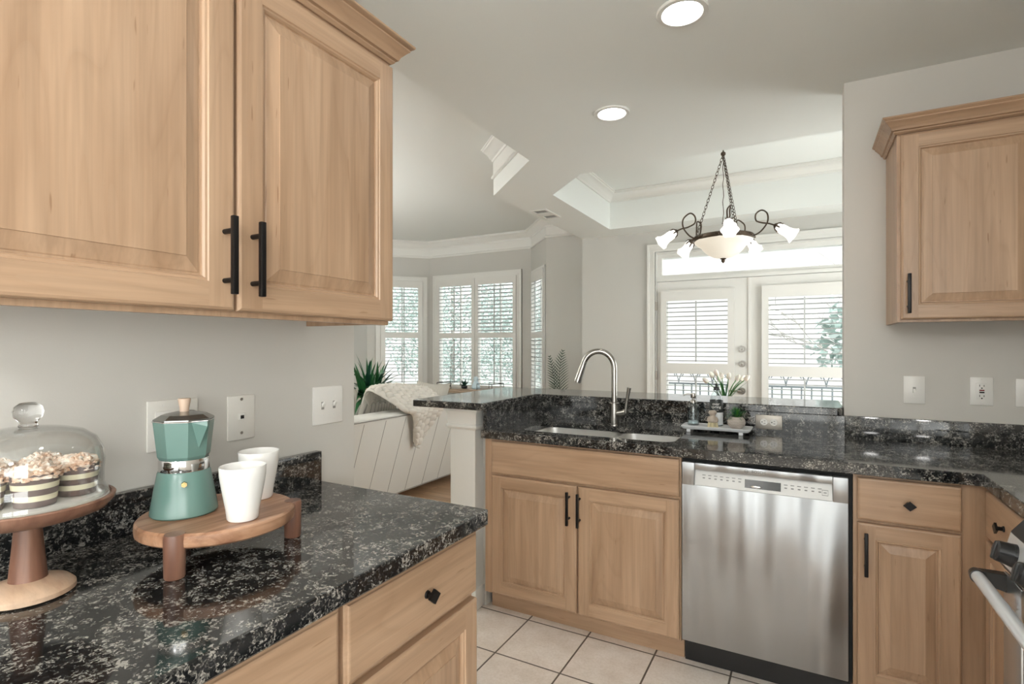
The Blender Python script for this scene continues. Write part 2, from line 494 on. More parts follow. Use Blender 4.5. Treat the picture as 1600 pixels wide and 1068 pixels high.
# ------------------------------------------------------------------ mesh helpers
class MB:
    def __init__(self):
        self.bm = bmesh.new()
    def _merge(self, tmp, mi=0):
        for f in tmp.faces:
            f.material_index = mi
        me = bpy.data.meshes.new('tmp')
        tmp.to_mesh(me)
        tmp.free()
        self.bm.from_mesh(me)
        bpy.data.meshes.remove(me)
    def box(self, x0, y0, z0, x1, y1, z1, bev=0.0, seg=2, mi=0, mtx=None):
        t = bmesh.new()
        bmesh.ops.create_cube(t, size=1.0)
        sx, sy, sz = x1 - x0, y1 - y0, z1 - z0
        for v in t.verts:
            v.co = Vector(((v.co.x + .5) * sx + x0, (v.co.y + .5) * sy + y0, (v.co.z + .5) * sz + z0))
        if bev > 0:
            bmesh.ops.bevel(t, geom=list(t.edges), offset=bev, segments=seg, affect='EDGES', profile=0.5)
        if mtx is not None:
            bmesh.ops.transform(t, matrix=mtx, verts=t.verts)
        bmesh.ops.recalc_face_normals(t, faces=t.faces)
        self._merge(t, mi)
        return self
    def cyl(self, p0, p1, r0, r1=None, seg=24, cap=True, mi=0):
        p0, p1 = Vector(p0), Vector(p1)
        r1 = r0 if r1 is None else r1
        d = (p1 - p0)
        q = d.to_track_quat('Z', 'Y')
        t = bmesh.new()
        bmesh.ops.create_cone(t, cap_ends=cap, segments=seg, radius1=r0, radius2=max(r1, 1e-5), depth=d.length)
        M = Matrix.Translation((p0 + p1) / 2) @ q.to_matrix().to_4x4()
        bmesh.ops.transform(t, matrix=M, verts=t.verts)
        self._merge(t, mi)
        return self
    def sphere(self, c, r, sx=1, sy=1, sz=1, seg=20, rings=12, mi=0, mtx=None):
        t = bmesh.new()
        bmesh.ops.create_uvsphere(t, u_segments=seg, v_segments=rings, radius=r)
        for v in t.verts:
            v.co = Vector((v.co.x * sx, v.co.y * sy, v.co.z * sz))
        if mtx is not None:
            bmesh.ops.transform(t, matrix=mtx, verts=t.verts)
        bmesh.ops.translate(t, vec=Vector(c), verts=t.verts)
        self._merge(t, mi)
        return self
    def tube(self, pts, r, seg=10, closed=False, mi=0, flat=1.0):
        pts = [Vector(p) for p in pts]
        n = len(pts)
        rr = r if isinstance(r, (list, tuple)) else [r] * n
        t = bmesh.new()
        rings = []
        up = None
        for i, p in enumerate(pts):
            a = pts[(i - 1) % n] if (closed or i > 0) else pts[i]
            b_ = pts[(i + 1) % n] if (closed or i < n - 1) else pts[i]
            d = (b_ - a).normalized()
            if up is None:
                up = d.orthogonal().normalized()
            up = (up - d * up.dot(d))
            if up.length < 1e-6:
                up = d.orthogonal()
            up.normalize()
            s = d.cross(up)
            rings.append([t.verts.new(p + (up * math.cos(k * 2 * PI / seg) + s * math.sin(k * 2 * PI / seg) * flat) * rr[i]) for k in range(seg)])
        m_ = n if closed else n - 1
        for i in range(m_):
            A, B = rings[i], rings[(i + 1) % n]
            for k in range(seg):
                t.faces.new((A[k], A[(k + 1) % seg], B[(k + 1) % seg], B[k]))
        if not closed:
            t.faces.new(list(reversed(rings[0])))
            t.faces.new(rings[-1])
        bmesh.ops.recalc_face_normals(t, faces=t.faces)
        self._merge(t, mi)
        return self
    def lathe(self, prof, c=(0, 0, 0), seg=48, mi=0, mtx=None, wob=None):
        t = bmesh.new()
        rings = []
        for (r, z) in prof:
            if r < 1e-6:
                rings.append([t.verts.new((0, 0, z))])
            else:
                ring = []
                for k in range(seg):
                    a = k * 2 * PI / seg
                    q = r * (wob(a, z) if wob else 1.0)
                    ring.append(t.verts.new((q * math.cos(a), q * math.sin(a), z)))
                rings.append(ring)
        for A, B in zip(rings, rings[1:]):
            for k in range(seg):
                k2 = (k + 1) % seg
                if len(A) == 1 and len(B) == 1: continue
                if len(A) == 1: t.faces.new((A[0], B[k2], B[k]))
                elif len(B) == 1: t.faces.new((A[k], A[k2], B[0]))
                else: t.faces.new((A[k], A[k2], B[k2], B[k]))
        bmesh.ops.recalc_face_normals(t, faces=t.faces)
        if mtx is not None:
            bmesh.ops.transform(t, matrix=mtx, verts=t.verts)
        bmesh.ops.translate(t, vec=Vector(c), verts=t.verts)
        self._merge(t, mi)
        return self
    def extrude(self, poly, vec, mi=0):
        t = bmesh.new()
        vec = Vector(vec)
        a = [t.verts.new(Vector(p)) for p in poly]
        b_ = [t.verts.new(Vector(p) + vec) for p in poly]
        n = len(a)
        t.faces.new(a)
        t.faces.new(list(reversed(b_)))
        for i in range(n):
            t.faces.new((a[i], b_[i], b_[(i + 1) % n], a[(i + 1) % n]))
        bmesh.ops.recalc_face_normals(t, faces=t.faces)
        self._merge(t, mi)
        return self
    def prism(self, poly2, z0, z1, mi=0):
        return self.extrude([(x, y, z0) for x, y in poly2], (0, 0, z1 - z0), mi)
    def sweep(self, path, prof, closed=False, mi=0):
        """Moulding: profile of (distance to the left of travel, z) along a plan path with mitres."""
        P = [Vector((p[0], p[1])) for p in path]
        n = len(P)
        t = bmesh.new()
        rings = []
        for i in range(n):
            d0 = (P[i] - P[i - 1]).normalized() if (closed or i > 0) else None
            d1 = (P[(i + 1) % n] - P[i]).normalized() if (closed or i < n - 1) else None
            if d0 is None: d0 = d1
            if d1 is None: d1 = d0
            n0 = Vector((-d0.y, d0.x)); n1 = Vector((-d1.y, d1.x))
            mm = (n0 + n1)
            mm.normalize()
            k = 1.0 / max(0.2, mm.dot(n0))
            rings.append([t.verts.new((P[i].x + mm.x * k * d, P[i].y + mm.y * k * d, z)) for d, z in prof])
        q = len(prof)
        for i in range(n if closed else n - 1):
            A, B = rings[i], rings[(i + 1) % n]
            for k in range(q):
                t.faces.new((A[k], A[(k + 1) % q], B[(k + 1) % q], B[k]))
        if not closed:
            t.faces.new(list(reversed(rings[0])))
            t.faces.new(rings[-1])
        bmesh.ops.recalc_face_normals(t, faces=t.faces)
        self._merge(t, mi)
        return self
    def quad(self, pts, mi=0):
        vs_ = [self.bm.verts.new(Vector(p)) for p in pts]
        f = self.bm.faces.new(vs_)
        f.material_index = mi
        return self
    def grid(self, rows, mi=0, close=False):
        V = [[self.bm.verts.new(Vector(p)) for p in r] for r in rows]
        for A, B in zip(V, V[1:]):
            for k in range(len(A) - 1):
                f = self.bm.faces.new((A[k], A[k + 1], B[k + 1], B[k]))
                f.material_index = mi
        return self
    def build(self, name, mats, parent=None, ang=38, xf=None):
        if not isinstance(mats, (list, tuple)):
            mats = [mats]
        me = bpy.data.meshes.new(name)
        off = Vector((0, 0, 0))
        p = parent
        while p is not None:
            off += p.location
            p = p.parent
        if xf is not None:
            bmesh.ops.transform(self.bm, matrix=xf, verts=self.bm.verts)
        elif off.length > 0:
            bmesh.ops.translate(self.bm, vec=-off, verts=self.bm.verts)
        self.bm.to_mesh(me)
        self.bm.free()
        for q in me.polygons:
            q.use_smooth = True
        me.set_sharp_from_angle(angle=R(ang))
        for x in mats:
            me.materials.append(MATS[x])
        o = bpy.data.objects.new(name, me)
        COL.objects.link(o)
        if parent is not None:
            o.parent = parent
        return o

def tag(o, label, cat, group=None, kind=None):
    o['label'] = label
    o['category'] = cat
    if group: o['group'] = group
    if kind: o['kind'] = kind
    return o
def thing(name, label, cat, loc=(0, 0, 0), group=None):
    o = bpy.data.objects.new(name, None)
    o.empty_display_size = 0.05
    COL.objects.link(o)
    o.location = loc
    return tag(o, label, cat, group)
def struct(name, mb, mats, parent=None, ang=38):
    o = mb.build(name, mats, parent, ang)
    if parent is None:
        o['kind'] = 'structure'
    return o
def copy_tree(o, loc, rotz=None, label=None, parent=None):
    c = o.copy()
    COL.objects.link(c)
    if parent is None:
        c.location = loc
        if rotz is not None: c.rotation_euler = (0, 0, rotz)
        if label: c['label'] = label
    else:
        c.parent = parent
    for ch in o.children:
        copy_tree(ch, None, None, None, c)
    return c
def text_mesh(body, size, extr=0.0004, align='CENTER'):
    cu = bpy.data.curves.new('lettering', 'FONT')
    cu.body = body
    cu.size = size
    cu.extrude = extr
    cu.align_x = align
    cu.align_y = 'CENTER'
    cu.resolution_u = 3
    o = bpy.data.objects.new('lettering', cu)
    COL.objects.link(o)
    dg = bpy.context.evaluated_depsgraph_get()
    me = bpy.data.meshes.new_from_object(o.evaluated_get(dg))
    bpy.data.objects.remove(o)
    bm = bmesh.new()
    bm.from_mesh(me)
    bpy.data.meshes.remove(me)
    return bm
def frame_mtx(o, U, V, W):
    return Matrix(((U[0], V[0], W[0], o[0]), (U[1], V[1], W[1], o[1]), (U[2], V[2], W[2], o[2]), (0, 0, 0, 1)))
def boolean(o, cutter, op='DIFFERENCE'):
    md = o.modifiers.new('cut', 'BOOLEAN')
    md.operation = op
    md.solver = 'EXACT'
    md.object = cutter
    dg = bpy.context.evaluated_depsgraph_get()
    me = bpy.data.meshes.new_from_object(o.evaluated_get(dg))
    o.modifiers.clear()
    o.data = me
    bpy.data.objects.remove(cutter)
    for q in me.polygons: q.use_smooth = True
    me.set_sharp_from_angle(angle=R(38))
def rrect(x0, y0, x1, y1, r, n=6):
    pts = []
    for cx, cy, a0 in ((x1 - r, y0 + r, -90), (x1 - r, y1 - r, 0), (x0 + r, y1 - r, 90), (x0 + r, y0 + r, 180)):
        for k in range(n + 1):
            a = R(a0 + 90 * k / n)
            pts.append((cx + r * math.cos(a), cy + r * math.sin(a)))
    return pts

# ------------------------------------------------------------------ room shell
ZK, ZC = 2.53, 2.90            # kitchen ceiling, living-room ceiling
struct('floor', MB().box(-1.5, -2.7, -0.06, 1.25, 2.985, 0), 'floor_tile')
fl = MB().box(-5.9, -2.7, -0.06, -1.5, 6.6, 0)
fl.box(-1.5, 2.985, -0.06, 1.37, 6.05, 0)
struct('floor_living', fl, 'oak_floor')
struct('ceiling', MB().box(-5.9, -2.75, ZC, 1.4, 6.7, ZC + 0.08), 'ceiling_paint')
sf = MB()
zt = ZC - 0.002
P3 = (-2.17, 3.64)
sf.prism([(-1.555, -2.7), (1.25, -2.7), (1.25, 3.06), (-1.555, 3.06)], ZK, zt)
sf.prism([(-1.555, 3.06), (1.25, 3.06), (1.25, 3.474), (-1.993, 3.474)], ZK, zt)
sf.prism([(-1.993, 3.474), (-1.365, 3.474), (-1.745, 3.845), (-1.745, 5.25), (-2.17, 5.25), P3], ZK, zt)
sf.prism([(-2.17, 5.25), (1.25, 5.25), (1.25, 5.57), (-2.17, 5.57)], ZK, zt)
sf.prism([(0.9, 3.474), (1.25, 3.474), (1.25, 5.25), (0.9, 5.25)], ZK, zt)
struct('ceiling_kitchen', sf, 'ceiling_paint')
struct('wall_left', MB().box(-1.555, -2.7, 0, -1.325, 1.308, ZK), 'wall_paint')
struct('wall_right', MB().box(0.16, 2.86, 0, 1.25, 2.985, ZK), 'wall_paint')
def side_wall(nm, x0, x1, y0, y1, zt_, wy0, wy1, wz0, wz1, wn):
    m_ = MB()
    m_.box(x0, y0, 0, x1, wy0, zt_).box(x0, wy1, 0, x1, y1, zt_).box(x0, wy0, 0, x1, wy1, wz0).box(x0, wy0, wz1, x1, wy1, zt_)
    struct(nm, m_, 'wall_paint')
    f = MB()
    f.box(x0 - .015, wy0 - .07, wz0 - .07, x0 - .001, wy0, wz1 + .07).box(x0 - .015, wy1, wz0 - .07, x0 - .001, wy1 + .07, wz1 + .07)
    f.box(x0 - .015, wy0, wz1, x0 - .001, wy1, wz1 + .07).box(x0 - .03, wy0 - .09, wz0 - .04, x0 - .001, wy1 + .09, wz0)
    for yy in (wy0 + .03, (wy0 + wy1) / 2, wy1 - .03):
        f.box(x0 + .03, yy - .03, wz0, x0 + .07, yy + .03, wz1)
    f.box(x0 + .03, wy0, wz0, x0 + .07, wy1, wz0 + .05).box(x0 + .03, wy0, wz1 - .05, x0 + .07, wy1, wz1)
    o = struct(wn, f, 'trim_paint')
    MB().box(x0 + .048, wy0, wz0, x0 + .053, wy1, wz1).build('window_pane', 'pane_glass', o)
side_wall('wall_range', 1.15, 1.25, -2.7, 2.86, ZK, -2.5, -.35, .70, 1.95, 'fill_window_7')  # unseen window, added and sized to light the left wall
side_wall('wall_dining', 1.25, 1.37, 2.985, 5.57, ZC, 3.45, 5.2, .35, 2.25, 'window_8')
wb = MB()
wb.box(-5.72, -2.8, 0, -4.3, -2.7, ZC).box(-1.9, -2.8, 0, -1.2, -2.7, ZC).box(-4.3, -2.8, 2.5, -1.9, -2.7, ZC).box(1.1, -2.8, 0, 1.25, -2.7, ZC)
wb.box(-1.2, -2.8, 2.35, 1.1, -2.7, ZC)
struct('wall_behind', wb, 'wall_paint')
def glazing(nm, x0, x1, z1, n):
    w = MB()
    for x in [x0 + (x1 - x0) * k / n for k in range(n + 1)]:
        w.box(x - .045, -2.79, 0, x + .045, -2.71, z1)
    w.box(x0, -2.79, 0, x1, -2.71, .12).box(x0, -2.79, z1 - .09, x1, -2.71, z1)
    o = struct(nm, w, 'trim_paint')
    MB().box(x0 + .01, -2.755, .1, x1 - .01, -2.749, z1 - .02).build('window_pane', 'pane_glass', o)
glazing('fill_window_4', -1.2, 1.1, 2.35, 3)  # unseen glazing added behind the camera as soft frontal fill
glazing('fill_window_6', -4.3, -1.9, 2.5, 3)  # unseen glazing added to brighten the living room
struct('wall_far_left', MB().box(-5.72, -2.7, 0, -5.6, 5.78, ZC), 'wall_paint_living')
wd = MB()
wd.box(-2.17, 5.57, 0, -1.36, 5.72, ZC - .002).box(-1.36, 5.57, 2.31, 0.44, 5.72, ZC - .002).box(0.44, 5.57, 0, 1.37, 5.72, ZC - .002)
struct('wall_door', wd, 'wall_paint_living')
wl = MB()
wl.box(-2.17, 5.72, 0, -2.05, 6.02, ZC - .002)
wl.prism([(-2.17, 5.9), (-2.17, 6.02), (-2.72, 6.02), (-2.77, 5.9)], 0, ZC - .002)
struct('wall_back', wl, 'wall_paint_living')

def plane2(p0, p1):
    d = (Vector(p1) - Vector(p0)); L = d.length; d.normalize()
    return Vector(p0), d, L
class BayWall:
    """A wall running from p0 to p1 with the room on its left hand."""
    def __init__(self, p0, p1):
        self.p, self.d, self.L = plane2(p0, p1)
        self.n = Vector((-self.d.y, self.d.x))
    def at(self, s, o, z):                  # o = distance into the room
        q = self.p + self.d * s + self.n * o
        return Vector((q.x, q.y, z))
    def box(self, mb, s0, s1, o0, o1, z0, z1, mi=0):
        mb.extrude([self.at(s0, o0, z0), self.at(s1, o0, z0), self.at(s1, o1, z0), self.at(s0, o1, z0)], (0, 0, z1 - z0), mi)
RB = BayWall((-2.77, 5.90), (-3.24, 6.43))
CB = BayWall((-3.24, 6.43), (-4.96, 6.43))
LB = BayWall((-4.96, 6.43), (-5.61, 5.78))
TH = 0.13
for nm, W, s0, s1, z0, z1 in (('wall_bay_right', RB, 0.03, 0.60, 0.70, 2.31), ('wall_bay', CB, 0.215, 1.565, 0.70, 2.315), ('wall_bay_left', LB, 0.10, 0.72, 0.70, 2.31)):
    mb = MB()
    TH = .025 if W is RB else .13
    W.box(mb, 0, s0, -TH, 0, 0, ZC - .002)
    W.box(mb, s1, W.L, -TH, 0, 0, ZC - .002)
    W.box(mb, s0, s1, -TH, 0, 0, z0)
    W.box(mb, s0, s1, -TH, 0, z1, ZC - .002)
    struct(nm, mb, 'wall_paint_living')

# crown mouldings
big = [(0, 2.66), (.012, 2.66), (.018, 2.668), (.018, 2.676), (.010, 2.688), (.003, 2.692), (.003, 2.795), (.012, 2.797), (.016, 2.812), (.030, 2.822), (.040, 2.842), (.070, 2.872), (.080, 2.876), (.084, 2.888), (.092, 2.89), (.092, 2.899), (0, 2.899)]
struct('trim_1', MB().sweep([(-1.555, -2.69), (-1.555, 3.06), P3, (-2.17, 5.9), (-2.77, 5.9), (-3.24, 6.43), (-4.96, 6.43), (-5.6, 5.79), (-5.6, -2.69)], big), 'trim_paint')
sm = [(0, 2.80), (.010, 2.80), (.015, 2.81), (.015, 2.818), (.03, 2.83), (.06, 2.868), (.068, 2.872), (.072, 2.884), (.08, 2.886), (.08, 2.899), (0, 2.899)]
struct('trim_2', MB().sweep([(-1.365, 3.474), (.9, 3.474), (.9, 5.25), (-1.745, 5.25), (-1.745, 3.845)], sm, closed=True), 'trim_paint')

# knee wall under the raised bar and its panelled end post
kw = MB()
kw.box(-1.43, 2.860, 0, 0.158, 2.975, 1.012)
struct('wall_bar', kw, 'wall_paint')
struct('wall_bar_end', MB().box(-1.56, 2.33, 0, -1.432, 2.975, 1.012), 'wall_paint')
post = thing('bar_end_post', 'white square panelled post with moulded cap under the raised bar end', 'post', (-1.525, 2.33, 0))
pm = MB()
pm.box(-1.602, 2.255, 0, -1.452, 2.329, 0.985)
pm.box(-1.614, 2.243, 0, -1.440, 2.329, 0.11, 0.006)
pm.build('shaft', 'trim_paint', post)
pc = MB()
pc.sweep([(-1.452, 2.329), (-1.452, 2.255), (-1.602, 2.255), (-1.602, 2.329)], [(0, .905), (.004, .905), (.010, .915), (.018, .918), (.018, .928), (.010, .935), (.012, .945), (.012, .985), (.022, 1.0), (.026, 1.0), (.026, 1.012), (0, 1.012)])
pc.box(-1.602, 2.255, 0.985, -1.452, 2.329, 1.012)
pc.build('cap_moulding', 'trim_paint', post)

# ------------------------------------------------------------------ windows, shutters
def louver_rows(mb, W, s0, s1, z0, z1, tilt, pitch, chord, o):
    n = max(1, round((z1 - z0) / pitch))
    p = (z1 - z0) / n
    for i in range(n):
        zc = z0 + p * (i + .5)
        dy, dz = math.cos(tilt) * chord / 2, math.sin(tilt) * chord / 2
        hx, hz = -math.sin(tilt) * .0048, math.cos(tilt) * .0048
        poly = []
        for a, b_ in ((-1, 0), (-.6, -.8), (0, -1), (.6, -.8), (1, 0), (.6, .8), (0, 1), (-.6, .8)):
            poly.append(W.at(s0, o + a * dy + b_ * hx, zc + a * dz + b_ * hz))
        e = W.at(s1, 0, 0) - W.at(s0, 0, 0)
        mb.extrude(poly, e)
def shutter(W, s0, s1, z0, z1, secs, stile, label, o=0.02, pitch=0.052, chord=0.058, group=None, rod=True):
    c = W.at((s0 + s1) / 2, o, z0)
    t = thing('plantation_shutter', label, 'shutter', c, group)
    f = MB()
    W.box(f, s0, s0 + stile, o - .014, o + .014, z0, z1)
    W.box(f, s1 - stile, s1, o - .014, o + .014, z0, z1)
    prev = z0
    for (a, b_, tl) in secs:
        W.box(f, s0 + stile, s1 - stile, o - .014, o + .014, prev, a)
        prev = b_
    W.box(f, s0 + stile, s1 - stile, o - .014, o + .014, prev, z1)
    f.build('frame', 'door_paint', t)
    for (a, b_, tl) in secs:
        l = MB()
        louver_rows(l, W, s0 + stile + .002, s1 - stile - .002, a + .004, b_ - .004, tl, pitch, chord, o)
        l.build('louvers', 'louver_backlit', t)
        if rod:
            q = MB()
            m_ = (s0 + s1) / 2
            W.box(q, m_ - .0065, m_ + .0065, o + chord / 2 * math.cos(tl) + .001, o + chord / 2 * math.cos(tl) + .012, a + .02, b_ - .01)
            q.build('tilt_rod', 'louver_backlit', t)
    return t
def window(nm, W, s0, s1, z0, z1, mullions, cas=0.075, dep=1.0, left_cas=True, right_cas=True):
    f = MB()
    fo0, fo1 = -.10 * dep, -.05 * dep
    W.box(f, s0, s0 + .02, fo0, 0, z0, z1)
    W.box(f, s1 - .02, s1, fo0, 0, z0, z1)
    W.box(f, s0, s1, fo0, 0, z1 - .02, z1)
    W.box(f, s0, s1, fo0, 0, z0, z0 + .02)
    for m_ in mullions:
        W.box(f, m_ - .02, m_ + .02, fo0, fo1, z0 + .02, z1 - .02)
    zm = 1.49
    W.box(f, s0 + .02, s1 - .02, fo0, fo1, zm - .02, zm + .02)
    edges = [s0] + list(mullions) + [s1]
    for a, b_ in zip(edges, edges[1:]):
        W.box(f, (a + b_) / 2 - .045, (a + b_) / 2 - .033, fo0, fo1, z0 + .02, z1 - .02)
    o = struct(nm, f, 'trim_paint')
    c = MB()
    for (a, b_, d) in ((cas, .0, .014), (cas, cas - .022, .022), (cas * .3, .0, .019)):
        if left_cas: W.box(c, s0 - a, s0 - b_, 0.001, d, z0 - .06, z1 + a)
        if right_cas: W.box(c, s1 + b_, s1 + a, 0.001, d, z0 - .06, z1 + a)
        W.box(c, s0 - (b_ if left_cas else 0), s1 + (b_ if right_cas else 0), 0.001, d, z1 + b_, z1 + a)
    W.box(c, s0 - .09 * left_cas, s1 + .09 * right_cas, 0.001, .05, z0 - .035, z0 - .005)
    c.build('casing', 'trim_paint', o)
    g = MB()
    W.box(g, s0 + .02, s1 - .02, -.080 * dep, -.078 * dep, z0 + .02, z1 - .02)
    g.build('window_pane', 'pane_glass', o)
    return o
window('window_1', LB, 0.10, 0.72, 0.70, 2.31, [], cas=.065)
window('window_2', CB, 0.215, 1.565, 0.70, 2.315, [0.889])
window('window_3', RB, 0.03, 0.60, 0.70, 2.31, [], cas=.028, dep=.22)
GS = 'white shutters in the bay windows'
shutter(CB, 0.218, 0.882, 0.72, 2.312, [(.78, 1.456, R(4)), (1.53, 2.215, R(-24))], .05, 'white plantation shutter on the right half of the wide bay window, upper slats tilted', group=GS)
shutter(CB, 0.892, 1.562, 0.72, 2.312, [(.78, 1.456, R(3)), (1.53, 2.215, R(3))], .05, 'white plantation shutter on the left half of the wide bay window, behind the wire tray', group=GS)
shutter(LB, 0.105, 0.715, 0.72, 2.305, [(.78, 1.46, R(3)), (1.545, 2.21, R(3))], .066, 'white plantation shutter in the bay next to the hanging cabinet, above the leafy plant', group=GS)
shutter(RB, 0.034, 0.596, 0.70, 2.305, [(.74, 1.44, R(14)), (1.52, 2.18, R(-16))], .03, 'narrow white plantation shutter seen edge-on beside the grey wall with the palm', group=GS)

# French doors with transom
DW_ = BayWall((0.44, 5.57), (-1.36, 5.57))          # s grows to the left, room side is -y
class FD(BayWall):
    pass
def X(x): return 0.44 - x
cz = MB()
for (a, b_, d) in ((.08, 0, .014), (.08, .058, .024), (.022, 0, .019)):
    DW_.box(cz, X(-1.36 - b_), X(-1.36 - a), .001, d, 0, 2.31 + a)
    DW_.box(cz, X(.44 + a), X(.44 + b_), .001, d, 0, 2.31 + a)
    DW_.box(cz, X(.44 + b_), X(-1.36 - b_), .001, d, 2.31 + b_, 2.31 + a)
struct('trim_3', cz, 'trim_paint')
tw = MB()
DW_.box(tw, X(-1.345), X(-1.36), -.13, 0, 0, 2.31)
DW_.box(tw, X(.44), X(.425), -.13, 0, 0, 2.31)
DW_.box(tw, X(.425), X(-1.345), -.13, 0, 2.29, 2.31)
DW_.box(tw, X(.425), X(-1.345), -.13, .006, 2.003, 2.035)
DW_.box(tw, X(.425), X(-1.345), -.11, -.02, 2.035, 2.068)
DW_.box(tw, X(.425), X(-1.345), -.11, -.02, 2.245, 2.29)
DW_.box(tw, X(-1.295), X(-1.345), -.11, -.02, 2.068, 2.245)
DW_.box(tw, X(.425), X(.375), -.11, -.02, 2.068, 2.245)
w5 = struct('window_5', tw, 'trim_paint')
g = MB(); DW_.box(g, X(.375), X(-1.295), -.070, -.064, 2.068, 2.245); g.build('window_pane', 'pane_glass', w5)
def french(nm, x0, x1, gx0, gx1, hw):
    d = MB()
    o0, o1 = -.060, -.016
    z0, z1 = .012, 1.998
    DW_.box(d, X(gx0), X(x0), o0, o1, z0, z1)
    DW_.box(d, X(x1), X(gx1), o0, o1, z0, z1)
    DW_.box(d, X(gx1), X(gx0), o0, o1, 1.85, z1)
    DW_.box(d, X(gx1), X(gx0), o0, o1, z0, .26)
    for q in ((gx0 - .022, gx0, .238, 1.872), (gx1, gx1 + .022, .238, 1.872), (gx0 - .022, gx1 + .022, .238, .26), (gx0 - .022, gx1 + .022, 1.85, 1.872)):
        DW_.box(d, X(q[1]), X(q[0]), o1, o1 + .008, q[2], q[3])
    o = struct(nm, d, 'door_paint')
    g = MB(); DW_.box(g, X(gx1), X(gx0), -.04, -.034, .26, 1.85); g.build('glass', 'pane_glass', o)
    if hw:
        for z in (1.306, 1.164):
            k = MB()
            k.cyl((-.525, 5.586, z), (-.525, 5.574, z), .033, .031, 28)
            k.cyl((-.525, 5.574, z), (-.525, 5.560, z), .024, .021, 28)
            k.box(-.531, 5.550, z - .014, -.519, 5.562, z + .014, .003)
            k.build('deadbolt', 'nickel', o)
        k = MB()
        k.cyl((-.528, 5.586, .90), (-.528, 5.572, .90), .034, .032, 28)
        k.cyl((-.528, 5.574, .90), (-.528, 5.535, .90), .012, .012, 16)
        k.tube([(-.528, 5.533, .90), (-.56, 5.53, .902), (-.60, 5.531, .905), (-.64, 5.533, .902)], [.011, .010, .009, .007], 10)
        k.build('door_lever', 'nickel', o)
        for z in (1.752, 1.032, .30):
            k = MB(); k.cyl((-1.352, 5.562, z - .045), (-1.352, 5.562, z + .045), .008, seg=12); k.box(-1.36, 5.566, z - .045, -1.335, 5.570, z + .045)
            k.build('hinge', 'steel_plate', o)
    return o
french('door_1', -1.343, -.463, -1.235, -.637, True)
french('door_2', -.457, .423, -.297, .317, False)
mb = MB(); DW_.box(mb, X(-.449), X(-.471), -.016, -.004, .012, 1.998); mb.build('astragal', 'door_paint', bpy.data.objects['door_1'])
shutter(DW_, X(-.594), X(-1.296), .20, 1.905, [(.30, 1.057, R(2)), (1.16, 1.797, R(2))], .058, 'white shutter hung on the French door with the locks', o=.012, pitch=.0455, chord=.05, group='white shutters on the French doors')
shutter(DW_, X(.36), X(-.352), .20, 1.908, [(.30, 1.050, R(2)), (1.145, 1.795, R(2))], .058, 'white shutter hung on the French door next to the grey wall edge, bare branches behind', o=.012, pitch=.0455, chord=.05, group='white shutters on the French doors')

# ------------------------------------------------------------------ cabinet fronts
class Front:
    """Local frame for a cabinet front: u along the front, v up, w out of the front."""
    def __init__(self, o, U, Wn, horiz):
        self.o, self.U, self.W = Vector(o), Vector(U), Vector(Wn)
        self.h = horiz                       # grain material for horizontal members
    def at(self, u, v, w):
        return self.o + self.U * u + Vector((0, 0, v)) + self.W * w
    def mtx(self, u, v, w):
        return frame_mtx(self.at(u, v, w), self.U, Vector((0, 0, 1)), self.W)
    def box(self, mb, u0, v0, w0, u1, v1, w1, bev=0, mi=0):
        mb.box(u0, v0, w0, u1, v1, w1, bev, mi=mi, mtx=frame_mtx(self.o, self.U, Vector((0, 0, 1)), self.W))
def ring_faces(mb, F, a, b, mis):
    (au0, av0, au1, av1, aw), (bu0, bv0, bu1, bv1, bw) = a, b
    A = [(au0, av0), (au1, av0), (au1, av1), (au0, av1)]
    B = [(bu0, bv0), (bu1, bv0), (bu1, bv1), (bu0, bv1)]
    for i in range(4):
        j = (i + 1) % 4
        mb.quad([F.at(*A[i], aw), F.at(*A[j], aw), F.at(*B[j], bw), F.at(*B[i], bw)], mis[i])
def raised_door(F, u0, v0, u1, v1, parent, name='door', t=.020):
    """Raised-panel door, mesh with vertical grain (0) and rail grain (1)."""
    mb = MB()
    def rr(i, w): return (u0 + i, v0 + i, u1 - i, v1 - i, w)
    HV = (1, 0, 1, 0)
    ring_faces(mb, F, rr(0, 0.0), rr(0, t - .006), HV)
    ring_faces(mb, F, rr(0, t - .006), rr(.0025, t - .002), HV)
    ring_faces(mb, F, rr(.0025, t - .002), rr(.007, t), HV)
    i, q = .007, .054
    mb.quad([F.at(u0 + i, v0 + i, t), F.at(u0 + q, v0 + i, t), F.at(u0 + q, v1 - i, t), F.at(u0 + i, v1 - i, t)], 0)
    mb.quad([F.at(u1 - q, v0 + i, t), F.at(u1 - i, v0 + i, t), F.at(u1 - i, v1 - i, t), F.at(u1 - q, v1 - i, t)], 0)
    mb.quad([F.at(u0 + q, v0 + i, t), F.at(u1 - q, v0 + i, t), F.at(u1 - q, v0 + q, t), F.at(u0 + q, v0 + q, t)], 1)
    mb.quad([F.at(u0 + q, v1 - q, t), F.at(u1 - q, v1 - q, t), F.at(u1 - q, v1 - i, t), F.at(u0 + q, v1 - i, t)], 1)
    seq = [(.054, t), (.056, t - .003), (.060, t - .0035), (.0635, t - .0075), (.0645, t - .011), (.068, t - .011), (.070, t - .0095), (.096, t - .0018), (.0965, t - .0002)]
    for (a, wa), (b_, wb_) in zip(seq, seq[1:]):
        ring_faces(mb, F, rr(a, wa), rr(b_, wb_), HV if a < .0635 else (0, 0, 0, 0))
    c = rr(.0965, t - .0002)
    mb.quad([F.at(c[0], c[1], c[4]), F.at(c[2], c[1], c[4]), F.at(c[2], c[3], c[4]), F.at(c[0], c[3], c[4])], 0)
    mb.quad([F.at(u0, v0, 0), F.at(u0, v1, 0), F.at(u1, v1, 0), F.at(u1, v0, 0)], 0)
    return mb.build(name, ['maple_z', F.h], parent, ang=12)
